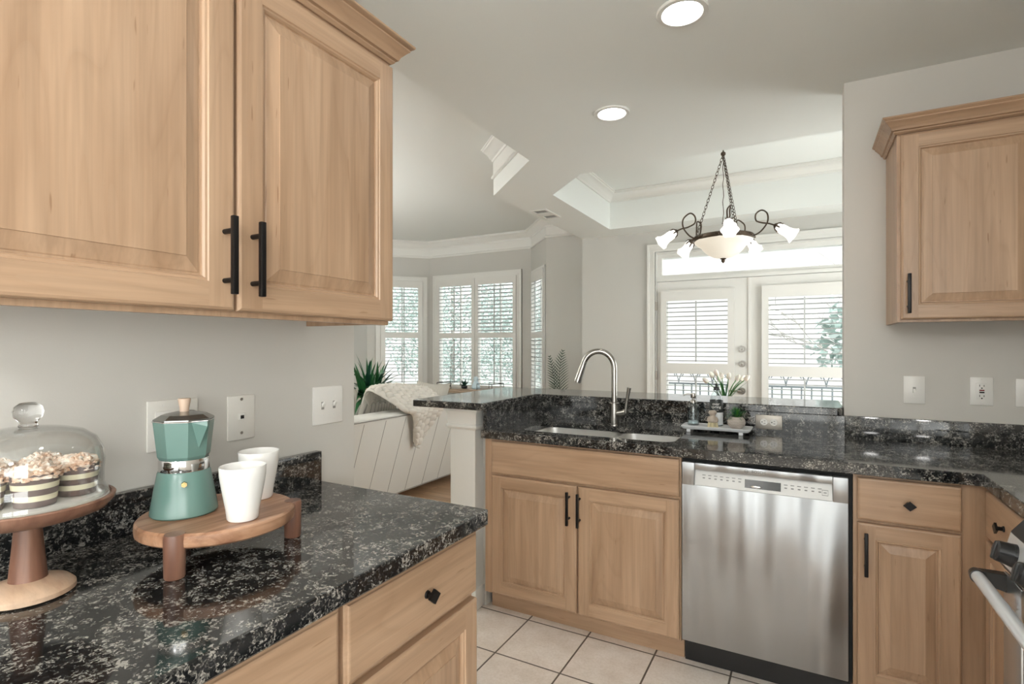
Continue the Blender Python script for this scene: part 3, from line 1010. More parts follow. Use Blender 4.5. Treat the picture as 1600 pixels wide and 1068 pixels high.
def slab_front(F, u0, v0, u1, v1, parent, name='drawer', t=.020, ogee=False):
    mb = MB()
    def rr(i, w): return (u0 + i, v0 + i, u1 - i, v1 - i, w)
    Z = (0, 0, 0, 0)
    seq = [(0, 0), (0, t - .008), (.002, t - .005), (.006, t - .0035), (.0075, t - .001), (.011, t)] if ogee else [(0, 0), (0, t - .005), (.003, t - .0015), (.007, t)]
    for (a, wa), (b_, wb_) in zip(seq, seq[1:]):
        ring_faces(mb, F, rr(a, wa), rr(b_, wb_), Z)
    c = rr(seq[-1][0], t)
    mb.quad([F.at(c[0], c[1], t), F.at(c[2], c[1], t), F.at(c[2], c[3], t), F.at(c[0], c[3], t)])
    mb.quad([F.at(u0, v0, 0), F.at(u0, v1, 0), F.at(u1, v1, 0), F.at(u1, v0, 0)])
    return mb.build(name, F.h, parent, ang=12)
def bar_pull(F, u, vc, parent, t=.020, L=.152, w=.0115):
    mb = MB()
    F.box(mb, u - w / 2, vc - L / 2, t + .026, u + w / 2, vc + L / 2, t + .037, .0018)
    for dv in (-.048, .048):
        mb.cyl(F.at(u, vc + dv, t - .001), F.at(u, vc + dv, t + .028), .0052, seg=14)
    return mb.build('handle', 'black_metal', parent)
def diamond_knob(F, u, v, parent, t=.020, s=.0165):
    mb = MB()
    mb.cyl(F.at(u, v, t - .001), F.at(u, v, t + .004), .0095, .008, 16)
    mb.cyl(F.at(u, v, t + .003), F.at(u, v, t + .018), .0055, .0065, 14)
    a = [F.at(u - s * 1.15, v, t + .017), F.at(u, v - s, t + .017), F.at(u + s * 1.15, v, t + .017), F.at(u, v + s, t + .017)]
    mb.extrude(a, F.W * .006)
    return mb.build('knob', 'black_metal', parent)
def crown_prof(z0, h, p):
    return [(0, z0), (.004 * p / .045, z0), (.010 * p / .045, z0 + .10 * h), (.010 * p / .045, z0 + .18 * h), (.016 * p / .045, z0 + .22 * h), (.020 * p / .045, z0 + .40 * h), (.032 * p / .045, z0 + .66 * h), (.036 * p / .045, z0 + .72 * h), (.036 * p / .045, z0 + .80 * h), (.042 * p / .045, z0 + .86 * h), (p, z0 + .93 * h), (p, z0 + h), (0, z0 + h)]

# hanging cabinet on the left wall
FX = -1.015                                  # carcass face; doors stand 20 mm proud
cabL = thing('wall_cabinet', 'large two-door maple hanging cabinet on the near left wall, over the moka pot', 'cabinet', (-1.17, .67, 1.39), 'maple hanging cabinets')
FL = Front((FX, 0, 0), (0, 1, 0), (1, 0, 0), 'maple_y')
mb = MB()
mb.box(-1.324, .20, 1.405, FX - .02, 1.128, 2.10)
mb.box(-1.324, .20, 1.388, FX - .02, .216, 1.405).box(-1.324, 1.112, 1.388, FX - .02, 1.128, 1.405)
mb.box(FX - .02, .20, 1.386, FX, 1.130, 2.10)
mb.build('carcass', 'maple_z', cabL)
d = raised_door(FL, .204, 1.397, .664, 2.098, cabL); bar_pull(FL, .641, 1.503, d)
d = raised_door(FL, .670, 1.397, 1.131, 2.098, cabL); bar_pull(FL, .701, 1.503, d)
mb = MB()
mb.sweep([(-1.324, 1.132), (FX + .002, 1.132), (FX + .002, .20)], crown_prof(2.112, .058, .052))
mb.box(-1.324, .2005, 2.1005, FX + .001, 1.131, 2.168)
mb.build('crown_moulding', 'maple_y', cabL)

# hanging cabinet on the right wall
FY = 2.552
cabR = thing('wall_cabinet', 'single-door maple hanging cabinet with flared crown on the right wall above the light switch', 'cabinet', (.72, 2.7, 1.42), 'maple hanging cabinets')
FRr = Front((0, FY, 0), (1, 0, 0), (0, -1, 0), 'maple_x')
mb = MB()
mb.box(.318, FY + .02, 1.432, 1.148, 2.859, 2.15)
mb.box(.318, FY + .02, 1.422, .334, 2.859, 1.432)
mb.box(.318, FY, 1.422, 1.148, FY + .02, 2.15)
mb.build('carcass', 'maple_z', cabR)
d = raised_door(FRr, .330, 1.432, .765, 2.148, cabR); bar_pull(FRr, .352, 1.530, d)
d = raised_door(FRr, .771, 1.432, 1.146, 2.148, cabR); bar_pull(FRr, .80, 1.530, d)
mb = MB()
mb.sweep([(1.148, FY - .002), (.317, FY - .002), (.317, 2.859)], crown_prof(2.155, .060, .050))
mb.box(.318, FY - .001, 2.1505, 1.1475, 2.859, 2.214)
mb.build('crown_moulding', 'maple_x', cabR)

# base cabinets along the left wall
FLb = Front((-.745, 0, 0), (0, 1, 0), (1, 0, 0), 'maple_y')
def base_left(y0, y1, label):
    c = thing('base_cabinet', label, 'cabinet', (-1.0, (y0 + y1) / 2, 0), 'maple base cabinets')
    mb = MB()
    mb.box(-1.324, y0, .10, -.765, y1, .872)
    mb.box(-.765, y0, .10, -.745, y1, .872)
    mb.box(-1.324, y0, 0, -.82, y1, .10)
    mb.build('carcass', 'maple_z', c)
    dr = slab_front(FLb, y0 + .006, .708, y1 - .004, .862, c, ogee=True, t=.022)
    diamond_knob(FLb, (y0 + y1) / 2 + .015, .784, dr, .022)
    dd = raised_door(FLb, y0 + .006, .118, y1 - .004, .692, c, t=.022)
    bar_pull(FLb, y0 + .035, .60, dd, .022)
    return c
base_left(.689, 1.140, 'near maple base cabinet at the left counter end, drawer with a black diamond knob')
base_left(.215, .687, 'near maple base cabinet cut by the bottom picture edge, below the serving board')
base_left(-.26, .213, 'maple base cabinet nearest the camera on the left, below the picture edge')

# sink cabinet
FS = Front((0, 2.277, 0), (1, 0, 0), (0, -1, 0), 'maple_x')
c = thing('base_cabinet', 'wide maple sink cabinet with false drawer front and two doors, left of the dishwasher', 'cabinet', (-.92, 2.5, 0), 'maple base cabinets')
mb = MB()
mb.box(-1.405, 2.277, .10, -1.350, 2.297, .872)
mb.box(-1.350, 2.278, .10, -.448, 2.297, .872)
mb.box(-1.405, 2.297, .10, -1.385, 2.845, .872).box(-.468, 2.297, .10, -.448, 2.845, .872).box(-1.385, 2.297, .10, -.468, 2.845, .118)
mb.build('carcass', 'maple_z', c)
MB().box(-1.405, 2.345, 0, -.448, 2.36, .10).build('toe_kick', 'maple_x', c)
slab_front(FS, -1.358, .704, -.453, .860, c, 'false_front')
d = raised_door(FS, -1.358, .112, -.908, .692, c); bar_pull(FS, -.942, .592, d)
d = raised_door(FS, -.900, .112, -.453, .692, c); bar_pull(FS, -.893 + .002, .590, d)

# corner cabinet right of the dishwasher
c = thing('base_cabinet', 'narrow maple cabinet with diamond-knob drawer and door, right of the dishwasher', 'cabinet', (.34, 2.5, 0), 'maple base cabinets')
mb = MB()
mb.box(.155, 2.277, .10, .535, 2.297, .872).box(.155, 2.297, .10, .53, 2.83, .872).box(.155, 2.345, 0, .60, 2.40, .10)
mb.build('carcass', 'maple_z', c)
dr = slab_front(FS, .167, .712, .458, .860, c); diamond_knob(FS, .316, .783, dr)
d = raised_door(FS, .167, .112, .458, .700, c); bar_pull(FS, .191, .597, d)
# cabinet between corner and range
FW = Front((.535, 0, 0), (0, 1, 0), (-1, 0, 0), 'maple_y')
c = thing('base_cabinet', 'maple cabinet beside the range, its drawer seen edge-on with a black knob', 'cabinet', (.8, 2.07, 0), 'maple base cabinets')
mb = MB()
mb.box(.535, 1.87, .10, 1.14, 2.275, .872).box(.60, 1.87, 0, 1.14, 2.275, .10)
mb.build('carcass', 'maple_z', c)
dr = slab_front(FW, 1.880, .712, 2.250, .860, c); diamond_knob(FW, 2.065, .79, dr)
raised_door(FW, 1.880, .112, 2.250, .700, c)

# ------------------------------------------------------------------ worktops
def edge_slab(mb, poly, z0, z1, e=.004):
    mb.prism(poly, z0, z1)
def bevel_obj(o, wdt=.004, seg=2, ang=50):
    md = o.modifiers.new('edge', 'BEVEL')
    md.width = wdt; md.segments = seg; md.limit_method = 'ANGLE'; md.angle_limit = R(ang)
    return o
top = MB().prism([(-1.324, -1.2), (-.702, -1.2), (-.702, 1.153), (-1.324, 1.153)], .874, .914).build('worktop', 'granite')
tag(top, 'black speckled granite worktop on the near left base cabinets, under the cake stand', 'worktop', 'granite worktops')
bevel_obj(top)
sp = MB().box(-1.324, -1.2, .914, -1.300, 1.150, 1.006, .002).build('backsplash', 'granite', top)
top2 = MB().prism([(-1.408, 2.238), (.507, 2.238), (.507, 1.868), (1.149, 1.868), (1.149, 2.858), (.16, 2.858), (.16, 2.842), (-1.408, 2.842)], .874, .914).build('worktop', 'granite')
tag(top2, 'L-shaped black granite worktop around the sink and along the right wall', 'worktop', 'granite worktops')
SX0, SX1, SXM, SY0, SY1 = -1.235, -.495, -.815, 2.335, 2.672
cut = MB().prism(rrect(SX0, SY0, SX1, SY1, .055), .80, .98).build('cutter', 'granite')
boolean(top2, cut)
cut = MB().prism(rrect(SX0 - .045, SY0 - .045, SX1 + .045, SY1 + .045, .06), .80, .886).build('cutter', 'granite')
boolean(top2, cut)
bevel_obj(top2, .003)
MB().box(-1.408, 2.822, .9142, .16, 2.842, 1.013).build('backsplash', 'granite', top2)
MB().box(-1.408, 2.262, .9142, -1.386, 2.822, 1.013).build('backsplash', 'granite', top2)
MB().box(.16, 2.838, .9142, 1.149, 2.858, 1.014, .002).build('backsplash', 'granite', top2)
bar = MB().prism([(-1.806, 2.200), (-1.378, 2.200), (-1.378, 2.806), (.135, 2.806), (.158, 2.858), (.158, 3.21), (-1.806, 3.21)], 1.014, 1.050).build('breakfast_bar', 'granite')
tag(bar, 'raised L-shaped black granite breakfast bar ledge above the sink backsplash', 'bar')
bevel_obj(bar)

# ------------------------------------------------------------------ sink and faucet
sk = thing('sink', 'double-bowl stainless undermount sink below the tall faucet', 'sink', (-.865, 2.50, .70))
def bowl(x0, x1, y0, y1):
    mb = MB()
    rows = []
    for (ins, z, r) in ((-.012, .8855, .062), (0, .8855, .055), (.004, .80, .055), (.012, .72, .05), (.035, .705, .045), (.10, .700, .03)):
        rows.append([(x, y, z) for x, y in rrect(x0 + ins, y0 + ins, x1 - ins, y1 - ins, r)])
    for r_ in rows: r_.append(r_[0])
    mb.grid(rows)
    mb.quad([(x, y, .700) for x, y in rrect(x0 + .10, y0 + .10, x1 - .10, y1 - .10, .03)])
    bmesh.ops.remove_doubles(mb.bm, verts=mb.bm.verts, dist=1e-5)
    bmesh.ops.recalc_face_normals(mb.bm, faces=mb.bm.faces)
    return mb
b1 = bowl(SX0 + .004, SXM - .016, SY0 + .003, SY1 - .003).build('bowl', 'stainless_sink', sk)
b2 = bowl(SXM + .016, SX1 - .004, SY0 + .003, SY1 - .003).build('bowl', 'stainless_sink', sk)
for xx, bb in (((SX0 + SXM) / 2, b1), ((SX1 + SXM) / 2, b2)):
    MB().lathe([(.042, .7005), (.044, .703), (.036, .704), (.030, .700), (0.0, .7005)], (xx, 2.50, 0.001)).build('drain', 'chrome', bb)
MB().box(SXM - .0165, SY0 + .004, .866, SXM + .0165, SY1 - .004, .880, .002).build('divider', 'stainless_sink', sk)

fx, fy = -.884, 2.735
fa = thing('faucet', 'brushed nickel gooseneck pull-down faucet with side lever behind the sink', 'faucet', (fx, fy, .914))
mb = MB()
mb.lathe([(0, .914), (.031, .914), (.031, .919), (.0265, .921), (.0265, 1.022), (.029, 1.024), (.029, 1.029), (.0185, 1.032), (.0, 1.034)], (fx, fy, 0), 40)
mb.build('body', 'nickel', fa)
pts = [(fx, fy, 1.03), (fx, fy, 1.10), (fx, fy, 1.17)]
dirx = Vector((-.97, -.22, 0)).normalized()
Rr = .083
cx_ = Vector((fx, fy, 1.212)) + dirx * Rr
for k in range(0, 19):
    a = R(180 - k * 9.1)
    pts.append(tuple(cx_ + dirx * (Rr * math.cos(a)) + Vector((0, 0, Rr * 1.10 * math.sin(a)))))
last = Vector(pts[-1]); dd = (Vector(pts[-1]) - Vector(pts[-2])).normalized()
pts.append(tuple(last + dd * .015))
MB().tube(pts, .0155, 18).build('neck', 'nickel', fa)
p0 = Vector(pts[-1])
hd = MB()
hd.cyl(p0 - dd * .004, p0 + dd * .012, .0165, .0172, 28)
hd.cyl(p0 + dd * .012, p0 + dd * .090, .0172, .0195, 28)
hd.cyl(p0 + dd * .090, p0 + dd * .094, .0175, .0165, 28)
hd.build('spray_head', 'nickel', fa)
lv = MB()
hdir = Vector((.95, -.30, 0)).normalized()
bp_ = Vector((fx, fy, .972))
lv.cyl(bp_ + hdir * .02, bp_ + hdir * .075 + Vector((0, 0, .012)), .0175, .0185, 24)
q0 = bp_ + hdir * .071 + Vector((0, 0, .008))
lv.tube([q0, q0 + hdir * .006 + Vector((0, 0, .05)), q0 + hdir * .012 + Vector((0, 0, .085)), q0 + hdir * .022 + Vector((0, 0, .135))], [.009, .0085, .0085, .0115], 12)
lv.build('lever', 'nickel', fa)

# ------------------------------------------------------------------ dishwasher
dw = thing('dishwasher', 'brushed stainless steel dishwasher with pocket handle under the sink counter', 'dishwasher', (-.145, 2.5, 0))
DX0, DX1, DY = -.443, .140, 2.262
pnl = MB()
# front skin with a pocket opening
ox0, ox1, oz0, oz1 = -.394, .092, .762, .826
sx0, sx1 = -.396, .094
pnl.box(DX0, DY, .118, DX1, DY + .03, oz0, .003)
pnl.box(DX0, DY, oz0 - .004, ox0, DY + .03, .852, .003)
pnl.box(ox1, DY, oz0 - .004, DX1, DY + .03, .852, .003)
door = pnl.build('door', 'stainless', dw)
mb = MB(); mb.box(sx0 + .003, DY + .001, oz1, sx1 - .003, DY + .03, .852, .002); mb.build('top_strip', 'stainless', door)
mb = MB()
mb.extrude([(ox0 + .001, DY + .026, oz1), (ox0 + .001, DY + .004, oz0), (ox0 + .001, DY + .045, oz0), (ox0 + .001, DY + .045, oz1)], (ox1 - ox0 - .002, 0, 0))
cp = mb.build('control_panel', 'steel_panel', dw)
def onp(x, k, lift=.0006):            # point on the sloped panel, k from 0 (bottom) to 1
    return (x, DY + .004 + .022 * k - lift, oz0 + (oz1 - oz0) * k)
def pquad(mb, x0, x1, k0, k1, lift=.0008, mi=0):
    mb.quad([onp(x0, k0, lift), onp(x1, k0, lift), onp(x1, k1, lift), onp(x0, k1, lift)], mi)
mb = MB(); pquad(mb, -.205, -.078, .18, .66); mb.build('display', 'display_black', cp)
mb = MB()
for xx, k0 in [(-.365 + k * .0225, .44) for k in range(7)] + [(-.068 + k * .0225, .38) for k in range(6)]:
    mb = MB()
    pquad(mb, xx, xx + .013, k0 + .18, k0 + .22); pquad(mb, xx + .002, xx + .011, k0, k0 + .06)
    mb.build('button', 'ink_grey', cp)
mb = MB()
pquad(mb, .058, .078, .52, .55); pquad(mb, .058, .078, .24, .27); pquad(mb, .058, .059, .24, .55); pquad(mb, .077, .078, .24, .55); pquad(mb, .063, .073, .37, .42)
mb.build('start_button', 'ink_grey', cp)
mb = MB(); mb.sphere((-.165, DY + .010, oz0 + .018), .016, 1.25, .25, .35); mb.build('latch', 'chrome', cp)
lg = MB()
t = text_mesh('BOSCH', .015, .0003)
bmesh.ops.transform(t, matrix=frame_mtx((-.155, DY + .0006, .8395), (1, 0, 0), (0, 0, 1), (0, -1, 0)), verts=t.verts)
lg._merge(t)
lg.tube([(-.1985 + .0068 * math.cos(a * PI / 12), DY + .0006, .8395 + .0068 * math.sin(a * PI / 12)) for a in range(24)], .0007, 6, closed=True)
lg.box(-.2020, DY - .0002, .8365, -.2005, DY + .001, .8425).box(-.1965, DY - .0002, .8365, -.195, DY + .001, .8425).box(-.2015, DY - .0002, .8388, -.1955, DY + .001, .8402)
lg.build('brand_lettering', 'ink_grey', door)
mb = MB(); mb.box(DX0 - .003, DY + .034, .10, .154, 2.80, .868); mb.build('tub', 'black_gap', dw)
mb = MB(); mb.box(DX0, DY + .075, .0, .150, DY + .09, .115); mb.build('toe_panel', 'black_plastic', dw)

# ------------------------------------------------------------------ range
rg = thing('range', 'stainless gas range cut off by the right edge of the photo', 'range', (.8, 1.48, 0))
RY0, RY1, RX = 1.10, 1.860, .462
mb = MB()
mb.box(.52, RY0, .03, 1.148, RY1, .872, .003)
mb.build('body', 'black_plastic', rg)
od = MB()
od.box(RX, RY0 + .003, .17, .52, RY1 - .002, .335, .004)
od.box(RX, RY0 + .003, .335, .52, RY0 + .13, .735, .003).box(RX, RY1 - .132, .335, .52, RY1 - .002, .735, .003).box(RX, RY0 + .13, .64, .52, RY1 - .132, .735, .003)
od = od.build('oven_door', 'satin_steel', rg)
MB().box(RX + .004, RY0 + .125, .33, RX + .012, RY1 - .127, .645).build('oven_window', 'dark_glass', od)
h = MB()
hy0, hy1, hx, hz = RY0 + .02, RY1 - .004, .405, .716
h.cyl((hx, hy0 + .03, hz), (hx, hy1 - .022, hz), .0155, seg=28)
h.build('handle', 'handle_steel', od)
for ya, yb in ((hy1 - .026, hy1), (hy0, hy0 + .026)):
    h = MB()
    h.cyl((hx, ya, hz), (hx, yb, hz), .0185, .0165, 24)
    h.extrude([(hx - .006, ya, hz - .012), (hx - .006, ya, hz + .016), (RX + .003, ya, hz + .016), (RX + .003, ya, hz - .030)], (0, yb - ya, 0))
    h.build('handle_bracket', 'black_plastic', od)
MB().box(.535, RY0 + .003, .03, .56, RY1 - .003, .165, .003).build('drawer', 'satin_steel', rg)
cpn = MB()
cpn.extrude([(.456, RY0 + .001, .752), (.478, RY0 + .001, .842), (.505, RY0 + .001, .878), (.56, RY0 + .001, .878), (.56, RY0 + .001, .745), (.47, RY0 + .001, .742)], (0, RY1 - RY0 - .002, 0))
cpn = cpn.build('control_panel', 'black_plastic', rg)
MB().extrude([(.4568, RY0 + .006, .7585), (.4558, RY0 + .006, .759), (.4755, RY0 + .006, .8395), (.4768, RY0 + .006, .839)], (0, RY1 - RY0 - .012, 0)).build('steel_fascia', 'handle_steel', cpn)
MB().cyl((.462, RY0 + .004, .7475), (.462, RY1 - .004, .7475), .0045, seg=12).build('trim_strip', 'chrome', cpn)
pn = Vector((-.97, 0, .237)).normalized()
for k in range(5):
    yk = 1.79 - k * .155
    kb = MB()
    c0 = Vector((.466, yk, .797))
    kb.cyl(c0, c0 + pn * .008, .030, .029, 28)
    kb.cyl(c0 + pn * .006, c0 + pn * .036, .0285, .0255, 32)
    kb.cyl(c0 + pn * .036, c0 + pn * .040, .0255, .0215, 32)
    M_ = frame_mtx(c0 + pn * .022, (0, 1, 0), pn.cross(Vector((0, 1, 0))), pn)
    kb.box(-.006, -.024, -.010, .006, .024, .022, .004, mtx=M_)
    kb.build('knob', 'black_plastic', cpn)
ct = MB()
ct.box(.505, RY0, .872, 1.148, RY1, .892, .004)
ct.build('cooktop', 'satin_steel', rg)
for y0 in (1.12, 1.365, 1.61):
    gm = MB()
    y1 = y0 + .235
    for yy in (y0 + .006, (y0 + y1) / 2, y1 - .006):
        gm.box(.56, yy - .006, .915, 1.10, yy + .006, .930, .002)
    for xx in (.566, .70, .83, .96, 1.094):
        gm.box(xx - .006, y0, .915, xx + .006, y1, .929, .002)
    for xx in (.566, 1.094):
        for yy in (y0 + .006, y1 - .006):
            gm.box(xx - .006, yy - .006, .892, xx + .006, yy + .006, .918)
    gm.build('grate', 'black_metal', rg)
    for xx in (.70, .96):
        MB().lathe([(0, .906), (.03, .906), (.034, .900), (.045, .896), (.045, .8922), (0, .8922)], (xx, (y0 + y1) / 2, 0), 24).build('burner', 'black_metal', rg)

# ------------------------------------------------------------------ wall plates
class Plate:
    def __init__(self, o, U, Wn):
        self.M = frame_mtx(o, U, (0, 0, 1), Wn)
        self.o, self.U, self.W = Vector(o), Vector(U), Vector(Wn)
    def at(self, u, v, w): return self.o + self.U * u + Vector((0, 0, v)) + self.W * w
    def box(self, mb, u0, v0, w0, u1, v1, w1, bev=0):
        mb.box(u0, v0, w0, u1, v1, w1, bev, mtx=self.M); return mb
    def cyl(self, mb, u, v, w0, w1, r0, r1=None, seg=16):
        mb.cyl(self.at(u, v, w0), self.at(u, v, w1), r0, r1, seg); return mb
def plate_base(name, label, cat, o, U, Wn, w, h, m_, group=None):
    P = Plate(o, U, Wn)
    t = thing(name, label, cat, o, group)
    P.box(MB(), -w / 2, -h / 2, .0003, w / 2, h / 2, .0062, .0025).build('plate', m_, t)
    return P, t
def screw(P, t, u, v, m_='plate_white', r=.0032):
    mb = MB(); P.cyl(mb, u, v, .005, .0072, r, r * .8); P.box(mb, u - r * .8, v - .0004, .0069, u + r * .8, v + .0004, .0074)
    mb.build('screw', m_, t)
def toggle(P, t, u, v, up=True):
    mb = MB(); P.box(mb, u - .0055, v - .012, .0055, u + .0055, v + .012, .0068, .0004); mb.build('switch_slot', 'slot_shade', t)
    mb = MB()
    s = 1 if up else -1
    mb.extrude([P.at(u - .0042, v - .006, .006), P.at(u - .0042, v + .006, .006), P.at(u - .0036, v + s * .011 + .003, .0175), P.at(u - .0036, v + s * .011 - .003, .0175)], P.U * .008)
    mb.build('toggle', 'plate_white', t)
def duplex_face(P, t, u, v, vert=True, m_='plate_white', par=None):
    mb = MB(); P.cyl(mb, u, v, .005, .0074, .0165, .0160, 28); f = mb.build('socket', m_, t)
    mb = MB()
    for a, b_, w, h in (((-.006), .003, .002, .008), (.006, .003, .002, .0065), (0, -.008, .0045, .0045)):
        if not vert: a, b_, w, h = b_, a, h, w
        P.box(mb, u + a - w / 2, v + b_ - h / 2, .0070, u + a + w / 2, v + b_ + h / 2, .0077)
    mb.build('slots', 'slot_black', f)
XL = -1.325
P, t = plate_base('socket_plate', 'double-width cream socket plate half hidden behind the green moka pot', 'socket', (XL, .722, 1.141), (0, 1, 0), (1, 0, 0), .116, .118, 'plate_plastic')
P.box(MB(), -.041, -.034, .005, -.007, .034, .0085, .003).build('rocker', 'plate_white', t)
for v in (.019, -.019): duplex_face(P, t, .026, v)
screw(P, t, -.024, .048); screw(P, t, .026, .048)
pl = thing('adapter', 'small dark plug adapter pushed into the socket plate behind the moka pot', 'plug', (XL + .0075, .748, 1.16))
PP = Plate((XL + .0080, .748, 1.160), (0, 1, 0), (1, 0, 0))
PP.box(MB(), -.014, -.012, .0, .014, .012, .024, .004).build('plug_body', 'bronze', pl)
P, t = plate_base('phone_plate', 'ivory telephone jack plate with two steel screws, right of the moka pot', 'wall plate', (XL, .897, 1.137), (0, 1, 0), (1, 0, 0), .078, .118, 'plate_plastic')
for v in (.049, -.041): screw(P, t, 0, v, 'screw_steel', .0048)
mb = MB(); P.box(mb, -.0085, -.006, .005, .0085, .012, .009, .001); j = mb.build('jack', 'plate_white', t)
P.box(MB(), -.005, -.003, .0085, .005, .006, .0094).build('jack_hole', 'slot_black', j)
P, t = plate_base('switch_plate', 'double toggle switch plate near the end of the left wall', 'light switch', (XL, 1.193, 1.142), (0, 1, 0), (1, 0, 0), .118, .118, 'plate_white')
for u in (-.023, .023):
    toggle(P, t, u, 0); screw(P, t, u, .030); screw(P, t, u, -.030)
P, t = plate_base('switch_plate', 'single toggle switch plate on the right wall below the hanging cabinet corner', 'light switch', (.418, 2.86, 1.140), (1, 0, 0), (0, -1, 0), .076, .118, 'plate_white')
toggle(P, t, 0, 0, False); screw(P, t, 0, .030); screw(P, t, 0, -.030)
P, t = plate_base('socket_plate', 'white safety socket plate with red and black buttons on the right wall', 'socket', (.642, 2.86, 1.143), (1, 0, 0), (0, -1, 0), .074, .116, 'plate_white')
mb = MB(); P.box(mb, -.0185, -.034, .005, .0185, .034, .0085, .0012); f = mb.build('socket_face', 'plate_white', t)
mb = MB(); P.box(mb, -.008, .001, .008, .008, .0065, .0102, .0006); mb.build('reset_button', 'gfci_red', f)
mb = MB(); P.box(mb, -.008, -.0075, .008, .008, -.002, .0102, .0006); mb.build('test_button', 'slot_black', f)
mb = MB()
for v in (.022, -.020):
    P.box(mb, -.008, v - .003, .008, -.006, v + .005, .0090); P.box(mb, .006, v - .003, .008, .008, v + .004, .0090); P.box(mb, -.0025, v - .0115, .008, .0025, v - .007, .0090)
mb.build('slots', 'slot_black', f)
screw(P, t, 0, .048); screw(P, t, 0, -.048)
P, t = plate_base('blank_plate', 'blank white wall plate at the right edge of the photo', 'wall plate', (.790, 2.86, 1.141), (1, 0, 0), (0, -1, 0), .086, .112, 'plate_white')
screw(P, t, 0, .030); screw(P, t, 0, -.030)
P, t = plate_base('socket_plate', 'stainless socket plate lying sideways on the granite backsplash, right of the white tray', 'socket', (-.148, 2.8218, .966), (1, 0, 0), (0, -1, 0), .116, .068, 'steel_plate')
for u in (-.021, .021): duplex_face(P, t, u, 0, False)
screw(P, t, 0, 0, 'screw_steel')

# ------------------------------------------------------------------ things on the near left counter
# serving board on three legs
BX, BY, BZ, BR = -1.048, .663, .992, .144
bd = thing('serving_board', 'round acacia serving board on three stub legs, under the moka pot and cups', 'serving board', (BX, BY, .9145))
mb = MB()
mb.lathe([(0, BZ - .027), (BR - .006, BZ - .027), (BR - .001, BZ - .023), (BR, BZ - .014), (BR - .001, BZ - .004), (BR - .005, BZ), (0, BZ)], (BX, BY, 0), 72)
mb.build('board', 'acacia_y', bd)
for a in (-62, 58, 178):
    lx, ly = BX + (BR - .004) * math.cos(R(a)), BY + (BR - .004) * math.sin(R(a))
    mb = MB()
    mb.lathe([(0, .9146), (.0155, .9146), (.0170, .918), (.0180, BZ - .004), (.0165, BZ + .001), (0, BZ + .001)], (lx, ly, 0), 24)
    mb.build('leg', 'acacia_z', bd)
# moka pot
mx_, my_ = -1.098, .622
mk = thing('moka_pot', 'sage green stovetop moka pot with wooden lid knob on the serving board', 'coffee pot', (mx_, my_, BZ + .0005))
def octo(r, z, cx=mx_, cy=my_, n=8, rot=22.5):
    return [(cx + r * math.cos(R(rot + k * 360 / n)), cy + r * math.sin(R(rot + k * 360 / n)), z) for k in range(n)]
def octo_loft(rows):
    mb = MB()
    rows = [r + [r[0]] for r in rows]
    mb.grid(rows)
    mb.quad(list(reversed(rows[0][:-1]))); mb.quad(rows[-1][:-1])
    bmesh.ops.remove_doubles(mb.bm, verts=mb.bm.verts, dist=1e-6)
    bmesh.ops.recalc_face_normals(mb.bm, faces=mb.bm.faces)
    return mb
zb = BZ + .0005
mb = MB()
mb.lathe([(0, zb), (.0575, zb), (.0600, zb + .003), (.0595, zb + .010), (.0470, zb + .083), (.0445, zb + .087), (0, zb + .087)], (mx_, my_, 0), 56)
mb.build('boiler', 'pot_green', mk)
mb = MB()
vd = Vector((.78, -.45, 0)).normalized()
va = Vector((mx_ + .0515 * vd.x, my_ + .0515 * vd.y, zb + .066))
mb.cyl(va - vd * .004, va + vd * .004, .0062, .0052, 6); mb.cyl(va + vd * .004, va + vd * .006, .003, .0025, 12)
mb.build('valve', 'brass', mk)
mb = MB(); mb.lathe([(0, zb + .085), (.0435, zb + .085), (.0448, zb + .088), (.0448, zb + .107), (.0435, zb + .110), (0, zb + .110)], (mx_, my_, 0), 56); mb.build('collar', 'chrome', mk)
ZT = zb + .186
up = octo_loft([octo(.0425, zb + .109), octo(.0465, zb + .116), octo(.0535, ZT - .004), octo(.0540, ZT)]).build('upper_chamber', 'pot_green', mk, ang=20)
# spout on the side facing the room
sdv = Vector((.84, .05, 0)).normalized()
sdp = Vector((-sdv.y, sdv.x, 0))
ctr = Vector((mx_, my_, 0))
mb = MB()
tip = ctr + sdv * .071 + Vector((0, 0, ZT + .001))
A_ = ctr + sdv * .0455 + sdp * .020 + Vector((0, 0, ZT)); B_ = ctr + sdv * .0455 - sdp * .020 + Vector((0, 0, ZT))
C_ = ctr + sdv * .044 + Vector((0, 0, ZT - .055))
D_ = tip + Vector((0, 0, -.010))
for tri in ((A_, C_, D_, tip), (B_, tip, D_, C_), (A_, tip, B_)):
    mb.quad(tri)
mb.quad((A_, B_, C_))
bmesh.ops.remove_doubles(mb.bm, verts=mb.bm.verts, dist=1e-6)
bmesh.ops.recalc_face_normals(mb.bm, faces=mb.bm.faces)
mb.build('spout', 'pot_green', up, ang=20)
mb = MB(); mb.tube([A_, tip + Vector((0, 0, .001)), B_], .0013, 6)
r_ = octo(.0545, ZT); mb.tube(r_, .0012, 6, closed=True)
mb.build('rim', 'chrome', up)
mb = octo_loft([octo(.0540, ZT + .0015), octo(.0535, ZT + .004), octo(.040, ZT + .012), octo(.016, ZT + .017)])
ld = mb.build('lid', 'pot_lid', mk, ang=14)
mb = MB(); mb.lathe([(0, ZT + .014), (.0085, ZT + .014), (.0082, ZT + .022), (.0115, ZT + .040), (.0112, ZT + .043), (0, ZT + .0435)], (mx_, my_, 0), 28); mb.build('lid_knob', 'knob_wood', ld)
mb = MB()
hv = Vector((-.93, .37, 0)).normalized()
